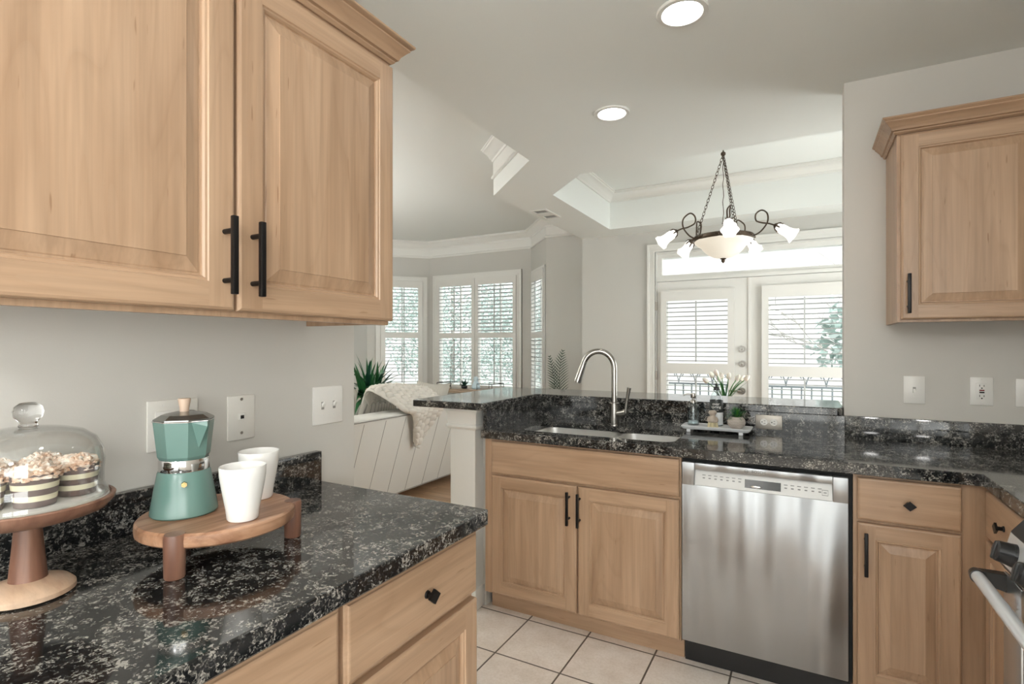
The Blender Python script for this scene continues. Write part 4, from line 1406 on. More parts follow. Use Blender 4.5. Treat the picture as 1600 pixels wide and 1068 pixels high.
hp = [ctr + hv * .050 + Vector((0, 0, ZT - .008)), ctr + hv * .072 + Vector((0, 0, ZT - .004)), ctr + hv * .084 + Vector((0, 0, ZT - .018)), ctr + hv * .086 + Vector((0, 0, ZT - .06)), ctr + hv * .083 + Vector((0, 0, ZT - .10))]
mb.tube(hp, [.008, .009, .010, .0105, .008], 12)
mb.build('handle', 'knob_wood', mk)
# cups
def cup(x, y, label):
    c = MB()
    z = BZ + .0006
    c.lathe([(0, z), (.0262, z), (.0282, z + .003), (.0300, z + .02), (.0375, z + .062), (.0410, z + .085), (.0418, z + .101), (.0410, z + .103), (.0395, z + .101), (.0385, z + .085), (.0350, z + .062), (.0275, z + .02), (.024, z + .010), (0, z + .008)], (x, y, 0), 48)
    o = c.build('cup', 'ceramic_white')
    tag(o, label, 'cup', 'white cups')
cup(-.955, .652, 'white ceramic tumbler at the front of the serving board, nearest the camera')
cup(-1.060, .762, 'white ceramic tumbler standing behind the other, at the back rim of the board')
# cake stand, dome, muffins
KX, KY = -1.130, .386
cs = thing('cake_stand', 'turned acacia pedestal cake stand at the left edge of the photo', 'cake stand', (KX, KY, .9145))
mb = MB()
mb.lathe([(0, .9146), (.058, .9146), (.063, .917), (.0625, .924), (.055, .932), (.036, .938), (.024, .942), (0, .942)], (KX, KY, 0), 64)
mb.build('foot', 'acacia_pale', cs)
mb = MB()
mb.lathe([(0, .938), (.0260, .938), (.0250, .945), (.0210, .99), (.0175, 1.035), (.0175, 1.046), (0, 1.046)], (KX, KY, 0), 40)
mb.build('stem', 'acacia_z', cs)
PZ = 1.071
mb = MB()
mb.lathe([(0, 1.041), (.080, 1.041), (.105, 1.049), (.116, 1.062), (.118, PZ - .002), (.116, PZ), (.1115, PZ), (.110, PZ - .006), (0, PZ - .006)], (KX, KY, 0), 72)
mb.build('plate', 'acacia_z', cs)
mb = MB(); zz = PZ - .0055
mb.lathe([(0, zz), (.1075, zz), (.109, zz + .002), (.1075, zz + .004), (0, zz + .0035)], (KX, KY, 0), 64)
pt = mb.build('cake_liner', 'ceramic_white'); tag(pt, 'thin white round plate inset under the muffins', 'plate')
zl = zz + .0045
dm = thing('cake_dome', 'clear glass cake dome with ball knob covering the muffins', 'glass dome', (KX, KY, zl))
T_ = .0022
outp = [(.1065, 0), (.1065, .010), (.1010, .018), (.1010, .040), (.1025, .062), (.100, .080), (.090, .100), (.072, .1135), (.045, .1205), (.018, .1235)]
inn = [(max(0, r - T_), z - (T_ if i > 6 else 0)) for i, (r, z) in enumerate(outp)]
prof = [(r, zl + z) for r, z in outp] + [(0, zl + .124)]
mb = MB(); mb.lathe(prof, (KX, KY, 0), 96)
mb.lathe([(0, zl + .124 - T_)] + [(r, zl + z) for r, z in reversed(inn)] + [(.1065, zl)], (KX, KY, 0), 96)
dmo = mb.build('dome', 'dome_glass', dm, ang=60)
mb = MB(); mb.lathe([(0, zl + .1242), (.013, zl + .1242), (.0115, zl + .128), (.013, zl + .132), (.0185, zl + .139), (.0205, zl + .148), (.0180, zl + .157), (.010, zl + .163), (0, zl + .164)], (KX, KY, 0), 40); mb.build('knob', 'solid_glass', dm)
mb = MB(); mb.tube([(KX + .1055 * math.cos(a * PI / 36), KY + .1055 * math.sin(a * PI / 36), zl + .0035) for a in range(72)], .0028, 8, closed=True); mb.build('rim', 'knob_glass', dm)
def muffin(x, y, label, seed):
    rnd = random.Random(seed)
    zz_ = zl + .0002
    t = thing('muffin', label, 'muffin', (x, y, zz_), 'striped muffins under the dome')
    r0, r1, H_ = .0265, .0325, .052
    def rad(k): return r0 + (r1 - r0) * k
    mb = MB()
    seg = 64
    rows = []
    for k in (0, .17, .19, .36, .38, .53, .55, .72, .74, 1.0):
        rows.append((k, [(x + rad(k) * math.cos(a * 2 * PI / seg), y + rad(k) * math.sin(a * 2 * PI / seg), zz_ + H_ * k + ((.0016 * math.cos(a * 2 * PI / seg * 16)) if k == 1 else 0)) for a in range(seg + 1)]))
    V = [[mb.bm.verts.new(p) for p in r] for _, r in rows]
    for i in range(len(V) - 1):
        for a in range(seg):
            f = mb.bm.faces.new((V[i][a], V[i][a + 1], V[i + 1][a + 1], V[i + 1][a]))
            km = (rows[i][0] + rows[i + 1][0]) / 2
            f.material_index = 1 if (.19 < km < .37 or .545 < km < .73) else 0
    mb.quad([(x + r0 * math.cos(a * 2 * PI / 24), y + r0 * math.sin(a * 2 * PI / 24), zz_) for a in range(24)])
    mb.build('wrapper', ['wrapper_brown', 'wrapper_cream'], t)
    mb = MB()
    tp = bmesh.new()
    bmesh.ops.create_icosphere(tp, subdivisions=4, radius=1)
    for v in tp.verts:
        p = v.co.copy()
        n_ = .10 * math.sin(9 * p.x + seed) * math.sin(11 * p.y + 2 * seed) + .08 * math.sin(17 * p.z + seed * 3) * math.sin(15 * p.x) + rnd.uniform(-.07, .07)
        q = p * (1 + n_)
        v.co = Vector((x + q.x * r1 * 1.0, y + q.y * r1 * 1.0, zz_ + H_ - .004 + max(q.z, -.25) * .020))
    mb._merge(tp)
    for _ in range(26):
        a, rr_ = rnd.uniform(0, 2 * PI), r1 * math.sqrt(rnd.uniform(0, .85))
        zt_ = zz_ + H_ - .004 + .020 * math.sqrt(max(0, 1 - (rr_ / r1) ** 2))
        tq = bmesh.new()
        bmesh.ops.create_icosphere(tq, subdivisions=1, radius=rnd.uniform(.002, .0048))
        for v in tq.verts: v.co = Vector((v.co.x * rnd.uniform(.8, 1.3), v.co.y * rnd.uniform(.8, 1.3), v.co.z)) + Vector((x + rr_ * math.cos(a), y + rr_ * math.sin(a), zt_))
        mb._merge(tq)
    mb.build('crumb_top', 'crumb_top', t, ang=25)
muffin(KX + .038, KY - .004, 'brown and cream striped muffin in front under the dome, palest crumb top', 1)
muffin(KX + .014, KY + .062, 'striped muffin at the right side under the dome', 2)
muffin(KX + .008, KY - .062, 'striped muffin cut by the left edge of the photo', 3)
muffin(KX - .048, KY - .030, 'striped muffin behind the front one, only its toasted top clearly seen', 4)
muffin(KX - .048, KY + .037, 'striped muffin at the back right under the dome, mostly hidden', 5)

# ------------------------------------------------------------------ tray group behind the sink
TX0, TX1, TY0, TY1, TZ = -.527, -.213, 2.655, 2.790, .9455
tr = thing('tray', 'white marble tray on small block feet behind the sink', 'tray', ((TX0 + TX1) / 2, (TY0 + TY1) / 2, .9145))
mb = MB()
def rr3(i, z): return [(x, y, z) for x, y in rrect(TX0 + i, TY0 + i, TX1 - i, TY1 - i, .012, 4)]
rows = [rr3(.010, TZ - .016), rr3(.002, TZ - .008), rr3(0, TZ - .001), rr3(.001, TZ), rr3(.006, TZ), rr3(.008, TZ - .002), rr3(.012, TZ - .0025)]
rows = [r + [r[0]] for r in rows]
mb.grid(rows); mb.quad(list(reversed(rows[0][:-1]))); mb.quad(rows[-1][:-1])
bmesh.ops.remove_doubles(mb.bm, verts=mb.bm.verts, dist=1e-6); bmesh.ops.recalc_face_normals(mb.bm, faces=mb.bm.faces)
mb.build('tray_top', 'marble_tray', tr)
for fx_ in (TX0 + .035, TX1 - .045):
    for fy_ in (TY0 + .024, TY1 - .024):
        MB().box(fx_ - .009, fy_ - .009, .9146, fx_ + .009, fy_ + .009, TZ - .0155, .0015).build('foot', 'marble_tray', tr)
TT = TZ - .0022
# soap dispenser
dx, dy = -.478, 2.722
sd = thing('soap_dispenser', 'clear ribbed glass soap dispenser with nickel pump on the tray', 'soap dispenser', (dx, dy, TT))
mb = MB()
mb.lathe([(0, TT), (.0255, TT), (.0275, TT + .003), (.0275, TT + .085), (.0265, TT + .094), (.020, TT + .101), (.0135, TT + .104), (.0135, TT + .108), (.0115, TT + .108), (.0115, TT + .103), (.018, TT + .098), (.0245, TT + .091), (.0252, TT + .085), (.0252, TT + .008), (0, TT + .006)], (dx, dy, 0), 48, wob=lambda a, z: 1 + .012 * math.cos(24 * a))
mb.build('jar', 'bottle_clear', sd)
mb = MB(); mb.lathe([(0, TT + .0065), (.0245, TT + .0085), (.0245, TT + .020), (0, TT + .020)], (dx, dy, 0), 36); mb.build('soap', 'soap_liquid', sd)
mb = MB()
mb.lathe([(0, TT + .1075), (.0150, TT + .1075), (.0150, TT + .120), (.0135, TT + .122), (.006, TT + .124), (.006, TT + .130), (.0115, TT + .132), (.0125, TT + .134), (.0125, TT + .153), (.0115, TT + .155), (0, TT + .1555)], (dx, dy, 0), 32)
mb.tube([(dx - .008, dy - .001, TT + .1495), (dx - .028, dy - .005, TT + .150), (dx - .041, dy - .008, TT + .147), (dx - .046, dy - .009, TT + .142)], [.0045, .004, .0035, .003], 10)
mb.cyl((dx, dy, TT + .02), (dx, dy, TT + .108), .0022, seg=8)
mb.build('pump', 'nickel', sd)
# dish soap bottle
bx_, by_ = -.375, 2.752
bo = thing('soap_bottle', 'clear dish soap bottle with black cap, its dark label lettered ever spring', 'bottle', (bx_, by_, TT))
mb = MB()
br = .030
mb.lathe([(0, TT), (br - .002, TT), (br, TT + .003), (br, TT + .122), (br - .003, TT + .138), (.022, TT + .153), (.013, TT + .166), (.011, TT + .172), (.011, TT + .178), (0, TT + .178)], (bx_, by_, 0), 48)
mb.build('flask', 'bottle_clear', bo)
mb = MB(); mb.lathe([(0, TT + .004), (br - .002, TT + .004), (br - .002, TT + .110), (0, TT + .110)], (bx_, by_, 0), 40); mb.build('soap', 'soap_liquid', bo)
mb = MB(); mb.lathe([(br + .0002, TT + .066), (br + .0006, TT + .067), (br + .0006, TT + .1235), (br + .0002, TT + .1245)], (bx_, by_, 0), 48); mb.build('dark_label', 'bottle_label', bo)
mb = MB(); mb.lathe([(br + .0002, TT + .008), (br + .0006, TT + .009), (br + .0006, TT + .0655), (br + .0002, TT + .066)], (bx_, by_, 0), 48); mb.build('pale_label', 'bottle_label_pale', bo)
mb = MB()
def wrap(txt, size, zc, ang0, r):
    tb = text_mesh(txt, size, .0002)
    for v in tb.verts:
        a = ang0 + v.co.x / r
        q = r + .0004 + v.co.z
        v.co = Vector((bx_ + q * math.cos(a), by_ + q * math.sin(a), zc + v.co.y))
    mb._merge(tb)
a0 = math.atan2(-by_, -bx_) - R(4)
wrap('ever', .0195, TT + .107, a0, br + .0006)
wrap('spring', .0195, TT + .0925, a0, br + .0006)
wrap('dish soap', .0065, TT + .078, a0, br + .0006)
mb.build('label_lettering', 'ceramic_white', bo)
mb = MB(); mb.lathe([(0, TT + .172), (.0135, TT + .172), (.0135, TT + .186), (.012, TT + .188), (.0055, TT + .190), (.005, TT + .200), (.0065, TT + .202), (.0060, TT + .205), (0, TT + .2055)], (bx_, by_, 0), 28); mb.build('cap', 'black_plastic', bo)
# dish brush
ux, uy = -.383, 2.684
bs = thing('dish_brush', 'small wooden dish brush with pale bristles standing on the tray before the bottle', 'brush', (ux, uy, TT))
mb = MB()
mb.lathe([(0, TT + .024), (.022, TT + .024), (.0255, TT + .028), (.0255, TT + .040), (.022, TT + .046), (.0135, TT + .052), (.0115, TT + .057), (.0165, TT + .063), (.0190, TT + .070), (.0165, TT + .077), (.008, TT + .080), (0, TT + .081)], (ux, uy, 0), 36)
mb.build('handle', 'brush_wood', bs)
mb = MB()
rnd = random.Random(5)
for k in range(90):
    a, q = rnd.uniform(0, 2 * PI), .021 * math.sqrt(rnd.random())
    mb.cyl((ux + q * math.cos(a), uy + q * math.sin(a), TT + .026), (ux + q * 1.22 * math.cos(a), uy + q * 1.22 * math.sin(a), TT + .0005), .0013, .0011, 5)
mb.build('bristles', 'bristle', bs)
mb = MB(); mb.tube([(ux - .0145, uy - .004, TT + .052), (ux - .030, uy - .010, TT + .047), (ux - .033, uy - .012, TT + .034), (ux - .026, uy - .012, TT + .030)], .0010, 8); mb.build('hanging_cord', 'brush_wood', bs)
# succulent pot
px_, py_ = -.278, 2.690
pp = thing('potted_plant', 'small grassy green plant in a ribbed beige pot on the right end of the tray', 'plant', (px_, py_, TT))
mb = MB(); mb.lathe([(0, TT), (.022, TT), (.026, TT + .003), (.0365, TT + .016), (.0400, TT + .030), (.0375, TT + .043), (.029, TT + .054), (.027, TT + .056), (.025, TT + .054), (.0, TT + .050)], (px_, py_, 0), 48); mb.build('pot', 'ribbed_pot', pp)
def blade(mb, base, d, L, w, droop, n=6, mi=0, fold=.25, up=Vector((0, 0, 1))):
    d = Vector(d).normalized()
    p = Vector(base)
    side = d.cross(up)
    if side.length < 1e-4: side = Vector((1, 0, 0))
    side.normalize()
    rows = []
    for i in range(n + 1):
        k = i / n
        ww = w * (math.sin(PI * min(1, .12 + .88 * k) ** .8) ** .8 if k < 1 else 0.02)
        nn = side.cross(d)
        rows.append([p - side * ww + nn * ww * fold, p + nn * 0, p + side * ww + nn * ww * fold])
        d = (d + Vector((0, 0, -droop / n))).normalized()
        p = p + d * (L / n)
    mb.grid(rows, mi)
mb = MB(); rnd = random.Random(8)
for k in range(130):
    a = rnd.uniform(0, 2 * PI); el = rnd.uniform(.25, 1.5)
    q = .016 * rnd.random()
    blade(mb, (px_ + q * math.cos(a), py_ + q * math.sin(a), TT + .050), (math.cos(a) * math.cos(el), math.sin(a) * math.cos(el), math.sin(el)), rnd.uniform(.035, .062), .0021, rnd.uniform(.1, .8), 4, mi=rnd.choice((0, 0, 1)))
mb.build('foliage', ['leaf_green', 'leaf_bright'], pp, ang=80)

# ------------------------------------------------------------------ ceiling: cans, vent, chandelier
def can_light(x, y, label, z=ZK, r=.090):
    t = thing('recessed_light', label, 'ceiling light', (x, y, z), 'recessed ceiling lights')
    mb = MB(); mb.lathe([(r, z - .0005), (r, z - .004), (r * .965, z - .0085), (r * .80, z - .0095), (r * .76, z - .006), (r * .74, z - .0005)], (x, y, 0), 56); mb.build('trim_ring', 'trim_paint', t)
    mb = MB(); mb.lathe([(0, z - .0048), (r * .73, z - .0048), (r * .745, z - .0035), (r * .745, z - .001), (0, z - .001)], (x, y, 0), 48); mb.build('lens', 'can_lens', t)
    return t
can_light(-.384, 1.967, 'bright recessed ceiling light at the top edge of the photo')
can_light(-.867, 2.642, 'bright recessed ceiling light above the sink, farther of the two in view')
can_light(.55, 1.35, 'added recessed fill light over the range, outside the picture')  # unseen can added for fill, like the three after it
can_light(-.45, .55, 'added recessed fill light over the near left counter, outside the picture')
can_light(.45, -.35, 'added recessed fill light behind the camera on the right')
can_light(-.45, -1.35, 'added recessed fill light at the back of the kitchen')
def globe(x, y, label):  # unseen globes added to lighten the kitchen ceiling
    t = thing('fill_pendant', label, 'fill lamp', (x, y, ZK), 'added fill globes')
    MB().lathe([(0, ZK - .001), (.06, ZK - .001), (.055, ZK - .02), (.012, ZK - .03), (0, ZK - .03)], (x, y, 0), 28).build('canopy', 'nickel', t)
    MB().cyl((x, y, ZK - .36), (x, y, ZK - .025), .005, seg=8).build('rod', 'nickel', t)
    MB().sphere((x, y, ZK - .48), .13, seg=32, rings=20).build('globe', 'fill_globe_glow', t)
globe(-.55, -1.05, 'added white globe for fill behind the camera, on the left')
globe(.45, -1.05, 'added white globe for fill behind the camera, on the right')
def fill_torchiere(x, y, label):  # unseen uplighter added to lighten the living room ceiling
    t = thing('fill_uplighter', label, 'floor lamp', (x, y, 0))
    MB().lathe([(0, 0), (.15, 0), (.15, .015), (.03, .03), (0, .03)], (x, y, 0), 32).build('base', 'bronze', t)
    MB().cyl((x, y, .02), (x, y, 1.72), .012, seg=14).build('pole', 'bronze', t)
    MB().lathe([(.02, 1.70), (.10, 1.73), (.17, 1.80), (.175, 1.80), (.10, 1.722), (.02, 1.69)], (x, y, 0), 36).build('lamp_bowl', 'bronze', t)
    MB().lathe([(0, 1.772), (.14, 1.772), (.13, 1.765), (0, 1.765)], (x, y, 0), 36).build('diffuser', 'fill_torch_glow', t)
fill_torchiere(-5.2, 2.3, 'added bronze uplighter brightening the living room ceiling, hidden by the left wall')
vt = thing('ceiling_vent', 'white louvred air vent in the soffit beside the ceiling tray', 'vent', (-2.045, 4.35, ZK))
mb = MB()
vx0, vx1, vy0, vy1 = -2.125, -1.965, 4.185, 4.515
for a in ((vx0, vy0, vx1, vy0 + .022), (vx0, vy1 - .022, vx1, vy1), (vx0, vy0 + .022, vx0 + .022, vy1 - .022), (vx1 - .022, vy0 + .022, vx1, vy1 - .022)):
    mb.box(a[0], a[1], ZK - .010, a[2], a[3], ZK - .0005, .002)
mb.box(vx0 + .022, (vy0 + vy1) / 2 - .055, ZK - .009, vx1 - .022, (vy0 + vy1) / 2 + .055, ZK - .0005)
mb.build('frame', 'trim_paint', vt)
mb = MB()
for k in range(5):
    for y0 in (vy0 + .024, (vy0 + vy1) / 2 + .057):
        yy = y0 + .010 + k * .0155
        mb.box(vx0 + .023, yy, ZK - .0042, vx1 - .023, yy + .0016, ZK - .0024)
mb.build('louvers', 'trim_paint', vt)
mb = MB(); mb.box(vx0 + .022, vy0 + .022, ZK - .0022, vx1 - .022, vy1 - .022, ZK - .0006); mb.build('duct', 'black_gap', vt)

# chandelier
hx, hy = -.55, 4.40
ch = thing('chandelier', 'bronze chandelier with glowing tulip shades and a frosted bowl on three chains', 'chandelier', (hx, hy, 2.899))
RZ = 2.165
e1 = Vector((.992, .124, 0)); e2 = Vector((-.124, .992, 0))
HC = Vector((hx, hy, 0))
def loc(r, a, z): return HC + (e1 * math.cos(R(a)) + e2 * math.sin(R(a))) * r + Vector((0, 0, z))
mb = MB()
mb.lathe([(0, 2.8985), (.055, 2.8985), (.058, 2.89), (.045, 2.878), (.016, 2.868), (.010, 2.86), (.0, 2.86)], (hx, hy, 0), 32)
mb.cyl((hx, hy, 2.83), (hx, hy, 2.865), .005, seg=10)
mb.build('canopy', 'bronze', ch)
mb = MB(); mb.lathe([(0, 2.838), (.010, 2.838), (.018, 2.830), (.018, 2.815), (.008, 2.806), (0, 2.804)], (hx, hy, 0), 24); mb.build('hub', 'bronze', ch)
def chain(p0, p1, nm='chain'):
    p0, p1 = Vector(p0), Vector(p1)
    d = p1 - p0; L = d.length; d.normalize()
    n = int(L / .026)
    s1 = d.orthogonal().normalized(); s2 = d.cross(s1)
    mb = MB()
    for i in range(n):
        c = p0 + d * (L * (i + .5) / n)
        s = s1 if i % 2 else s2
        mb.tube([c + d * (.0165 * math.cos(a * PI / 7)) + s * (.0095 * math.sin(a * PI / 7)) for a in range(14)], .0023, 5, closed=True)
    mb.build(nm, 'bronze', ch)
for a in (174, 54, -66): chain((hx, hy, 2.815), loc(.205, a, RZ + .02))
mb = MB()
mb.tube([HC + Vector((.004 * math.sin(k * 2.1), .004 * math.cos(k * 2.1), 2.81 - k * .045)) for k in range(15)], .0028, 6)
mb.build('cord', 'bronze', ch)
mb = MB()
mb.lathe([(.200, RZ - .014), (.214, RZ - .016), (.222, RZ - .008), (.222, RZ + .014), (.216, RZ + .020), (.206, RZ + .020), (.200, RZ + .012), (.200, RZ - .014)], (hx, hy, 0), 64)
for k in range(10):
    mb.sphere(loc(.222, k * 36 + 8, RZ + .003), .013, 1, 1, .8, 10, 6)
    for j in (-4, 4): mb.sphere(loc(.222, k * 36 + 8 + j, RZ + .003), .008, 1, 1, .9, 8, 6)
mb.build('ring', 'bronze', ch)
mb = MB()
mb.lathe([(.212, RZ - .014), (.205, RZ - .030), (.185, RZ - .048), (.160, RZ - .066), (.142, RZ - .092), (.112, RZ - .120), (.070, RZ - .142), (.020, RZ - .152), (0, RZ - .152), ], (hx, hy, 0), 64, wob=lambda a, z: 1 + .022 * math.cos(8 * a) * max(0, (z - RZ + .10) / .1))
mb.build('bowl', 'bowl_glow', ch, ang=60)
mb = MB(); mb.lathe([(0, RZ - .150), (.020, RZ - .151), (.024, RZ - .156), (.012, RZ - .163), (.015, RZ - .171), (.010, RZ - .181), (.004, RZ - .187), (0, RZ - .190)], (hx, hy, 0), 24); mb.build('finial', 'bronze', ch)
def spl(P, n=6):
    out = []
    P = [P[0]] + P + [P[-1]]
    for i in range(1, len(P) - 2):
        for k in range(n):
            t_ = k / n
            a, b_, c, d = P[i - 1], P[i], P[i + 1], P[i + 2]
            out.append(.5 * ((2 * b_) + (c - a) * t_ + (2 * a - 5 * b_ + 4 * c - d) * t_ * t_ + (3 * b_ - a - 3 * c + d) * t_ ** 3))
    out.append(P[-2])
    return out
for k in range(5):
    a = -85 + 72 * k
    ar = [(.222, -.0), (.268, .025), (.312, .085), (.312, .150), (.272, .188), (.232, .165), (.232, .115), (.275, .088), (.325, .075), (.368, .055)]
    pts = spl([loc(r_, a + (6 if 3 < i < 7 else 0), RZ + z_) for i, (r_, z_) in enumerate(ar)])
    m_ = MB(); m_.tube(pts, .0058, 8)
    arm = m_.build('arm', 'bronze', ch)
    dv = (loc(1, a, 0) - HC).normalized() * .80 + Vector((0, 0, -.60))
    dv.normalize()
    b0 = pts[-1]
    q = dv.to_track_quat('Z', 'Y').to_matrix().to_4x4()
    M = Matrix.Translation(b0) @ q
    m_ = MB()
    m_.lathe([(0, -.012), (.010, -.012), (.020, -.002), (.027, .012), (.024, .016), (0, .018)], seg=20, mtx=None)
    for j in range(6):
        aj = j * PI / 3
        m_.tube([(.022 * math.cos(aj), .022 * math.sin(aj), .006), (.034 * math.cos(aj), .034 * math.sin(aj), .022), (.037 * math.cos(aj), .037 * math.sin(aj), .038), (.044 * math.cos(aj), .044 * math.sin(aj), .044)], [.005, .006, .004, .002], 6)
    bmesh.ops.transform(m_.bm, matrix=M, verts=m_.bm.verts)
    m_.build('shade_holder', 'bronze', arm)
    m_ = MB()
    fl_ = lambda aa, z: 1 + .10 * math.cos(6 * aa) * max(0, (z - .11) / .05) 
    m_.lathe([(.014, .010), (.026, .014), (.034, .030), (.036, .060), (.036, .090), (.041, .118), (.052, .142), (.058, .150), (.050, .140), (.038, .116), (.033, .088), (.031, .040), (0, .030)], seg=36, wob=fl_)
    bmesh.ops.transform(m_.bm, matrix=M, verts=m_.bm.verts)
    m_.build('tulip_shade', 'shade_glow', arm, ang=70)

# ------------------------------------------------------------------ living room
so = thing('sofa', 'light grey sofa seen from behind, its back panel seamed in wide channels', 'sofa', (-3.4, 3.55, 0))
SY0_, SY1_ = 2.15, 4.75
mb = MB()
def backx(z): return -3.06 + (z - .06) * (.23 / .73)
mb.extrude([(backx(.07), SY0_, .07), (backx(.755), SY0_, .755), (backx(.785) - .012, SY0_, .783), (backx(.79) - .04, SY0_, .795), (-3.06, SY0_, .795), (-3.10, SY0_, .775), (-3.22, SY0_, .42), (-3.22, SY0_, .07)], (0, SY1_ - SY0_, 0))
mb.build('backrest', 'sofa_cloth', so)
mb = MB()
for k in range(-3, 9):
    y = 2.907 + .234 * k
    if SY0_ < y < SY1_:
        mb.tube([(backx(z) + .0003, y, z) for z in (.075, .3, .55, .754)], .0020, 6)
mb.tube([(backx(.772), SY0_, .772), (backx(.772), SY1_, .772)], .0045, 6)
mb.tube([(backx(.078) + .001, SY0_, .078), (backx(.078) + .001, SY1_, .078)], .004, 6)
mb.build('seam_piping', 'seam_cloth', so)
MB().box(-4.02, SY0_ + .2, .07, -3.215, SY1_ - .2, .32, .02).build('seat_base', 'sofa_cloth', so)
for k in range(3):
    yy = SY0_ + .21 + k * .73
    MB().box(-4.05, yy, .322, -3.20, yy + .72, .47, .045, 3).build('seat_cushion', 'sofa_cloth', so)
for y0 in (SY0_, SY1_ - .2):
    MB().box(-4.03, y0, .07, -3.20, y0 + .198, .60, .04, 3).build('armrest', 'sofa_cloth', so)
for xx in (-3.16, -3.95):
    for yy in (SY0_ + .12, SY1_ - .12):
        MB().cyl((xx, yy, 0), (xx, yy, .075), .022, .028, 16).build('leg', 'console_wood', so)
def cushion(name, label, cat, c, w, h, t, rot, m_, group=None):
    o = MB()
    rows = []
    nu, nv = 28, 28
    for s in (1, -1):
        rows = []
        for i in range(nu + 1):
            u = -1 + 2 * i / nu
            r = []
            for j in range(nv + 1):
                v = -1 + 2 * j / nv
                k = max(0, (1 - abs(u) ** 2.6)) ** .55 * max(0, (1 - abs(v) ** 2.6)) ** .55
                pin = 1 - .06 * (abs(u) * abs(v)) ** 2 * -1 - .05 * (1 - abs(u)) * abs(v) - .05 * (1 - abs(v)) * abs(u)
                r.append(Vector((s * t / 2 * k, u * w / 2 * pin, v * h / 2 * pin)))
            rows.append(r)
        o.grid(rows)
    bmesh.ops.remove_doubles(o.bm, verts=o.bm.verts, dist=1e-4)
    bmesh.ops.recalc_face_normals(o.bm, faces=o.bm.faces)
    ob = o.build(name, m_, ang=80)
    ob.location = c
    ob.rotation_euler = rot
    return tag(ob, label, cat, group)
cushion('throw_pillow', 'grey striped pillow on the sofa at the end of the left wall', 'pillow', (-3.37, 3.08, .715), .46, .48, .17, (R(6), R(16), R(-3)), 'pillow_cloth', 'pillows along the sofa')
cushion('throw_pillow', 'grey pillow on the sofa beneath the top of the knitted throw', 'pillow', (-3.37, 3.60, .715), .46, .48, .18, (R(-4), R(16), R(3)), 'pillow_cloth', 'pillows along the sofa')
cushion('throw_pillow', 'cream striped pillow lying on the sofa behind the bar corner', 'pillow', (-3.40, 4.36, .73), .60, .48, .20, (R(-6), R(20), R(3)), 'pillow_cream', 'pillows along the sofa')
# knitted throw
def throw():
    mb = MB()
    na, nb = 130, 130
    P = [(-3.20, .80), (-3.17, .90), (-3.08, .955), (-2.96, .90), (-2.835, .812), (-2.812, .775), (-2.85, .65), (-2.89, .53)]
    q = spl([Vector((a, 0, b_)) for a, b_ in P], 30)
    rows = []
    for i in range(na + 1):
        t_ = i / na
        p = q[min(len(q) - 1, int(t_ * (len(q) - 1) + .5))]
        if t_ < .55:
            k = t_ / .55
            yl = 3.34 - .11 * math.sin(PI * min(1, k * 1.05)) - .03 * k; yr = 3.95 - .06 * k
        else:
            k = (t_ - .55) / .45
            yl = 3.31 + .22 * k ** .9; yr = 3.89 - .29 * k
        dn = min(1, max(0, (t_ - .35) / .25))
        r = []
        for j in range(nb + 1):
            s_ = j / nb
            y = yl + (yr - yl) * s_
            ln = t_ * 1.25
            lane = (y + .012 * math.sin(ln * 14)) / .062
            li = math.floor(lane); f = lane - li - .5
            knot = abs(math.sin(ln * 48 + li * 1.57))
            hgt = .004 + .040 * math.sqrt(max(0, 1 - (2 * f) ** 2)) * (.45 + .55 * knot ** .7)
            e_ = min(1, min(s_, 1 - s_) * 22)
            hgt *= e_ ** .5 if e_ > 0 else .1
            nx = .30 + .65 * dn; nz = 1 - .78 * dn
            ridge = (.03 * math.exp(-((y - 3.40) / .25) ** 2) - .07 * max(0, (y - 3.55) / .3)) * max(0, 1 - t_ / .55)
            wv = .014 * math.sin(y * 17) * dn
            ptail = .07 * math.sin(PI * s_) * max(0, (t_ - .8) / .2)
            r.append(Vector((p.x + hgt * nx + wv, y, p.z + hgt * nz - ptail + ridge)))
        rows.append(r)
    mb.grid(rows)
    return mb
th = throw().build('knit_throw', 'knit', ang=80)
md = th.modifiers.new('thick', 'SOLIDIFY'); md.thickness = .012; md.offset = -1
tag(th, 'chunky cream knitted throw draped over the sofa back, hanging to a point', 'blanket')
# leafy plant behind the sofa
lp = thing('potted_plant', 'leafy strap-leaved dark green plant behind the sofa by the left bay window', 'plant', (-4.50, 4.70, 0))
cx0, cy0 = -4.50, 4.70
mb = MB(); mb.lathe([(0, 0), (.13, 0), (.17, .30), (.175, .31), (.16, .31), (.155, .28), (0, .28)], (cx0, cy0, 0), 40); mb.build('pot', 'ceramic_white', lp)
mb = MB(); mb.lathe([(.154, .282), (0, .287)], (cx0, cy0, 0), 32); mb.build('soil', 'soil', lp)
mb = MB(); rnd = random.Random(12)
for k in range(5):
    aa = k * 1.26
    mb.tube([(cx0 + .03 * math.cos(aa), cy0 + .03 * math.sin(aa), .27), (cx0 + .06 * math.cos(aa), cy0 + .06 * math.sin(aa), .55), (cx0 + .09 * math.cos(aa), cy0 + .09 * math.sin(aa), .74)], [.014, .011, .008], 8)
mb.build('stems', 'tree_bark', lp)
mb = MB()
for k in range(5):
    aa = k * 1.26
    bx0, by0 = cx0 + .09 * math.cos(aa), cy0 + .09 * math.sin(aa)
    for j in range(20):
        a = rnd.uniform(0, 2 * PI); el = rnd.uniform(-.1, 1.45)
        blade(mb, (bx0, by0, .70 + .05 * rnd.random()), (math.cos(a) * math.cos(el), math.sin(a) * math.cos(el), math.sin(el)), rnd.uniform(.34, .58), rnd.uniform(.020, .032), rnd.uniform(.4, 1.2), 9, mi=rnd.choice((0, 0, 1)), fold=.35)
mb.build('leaves', ['leaf_green', 'leaf_dark'], lp, ang=80)
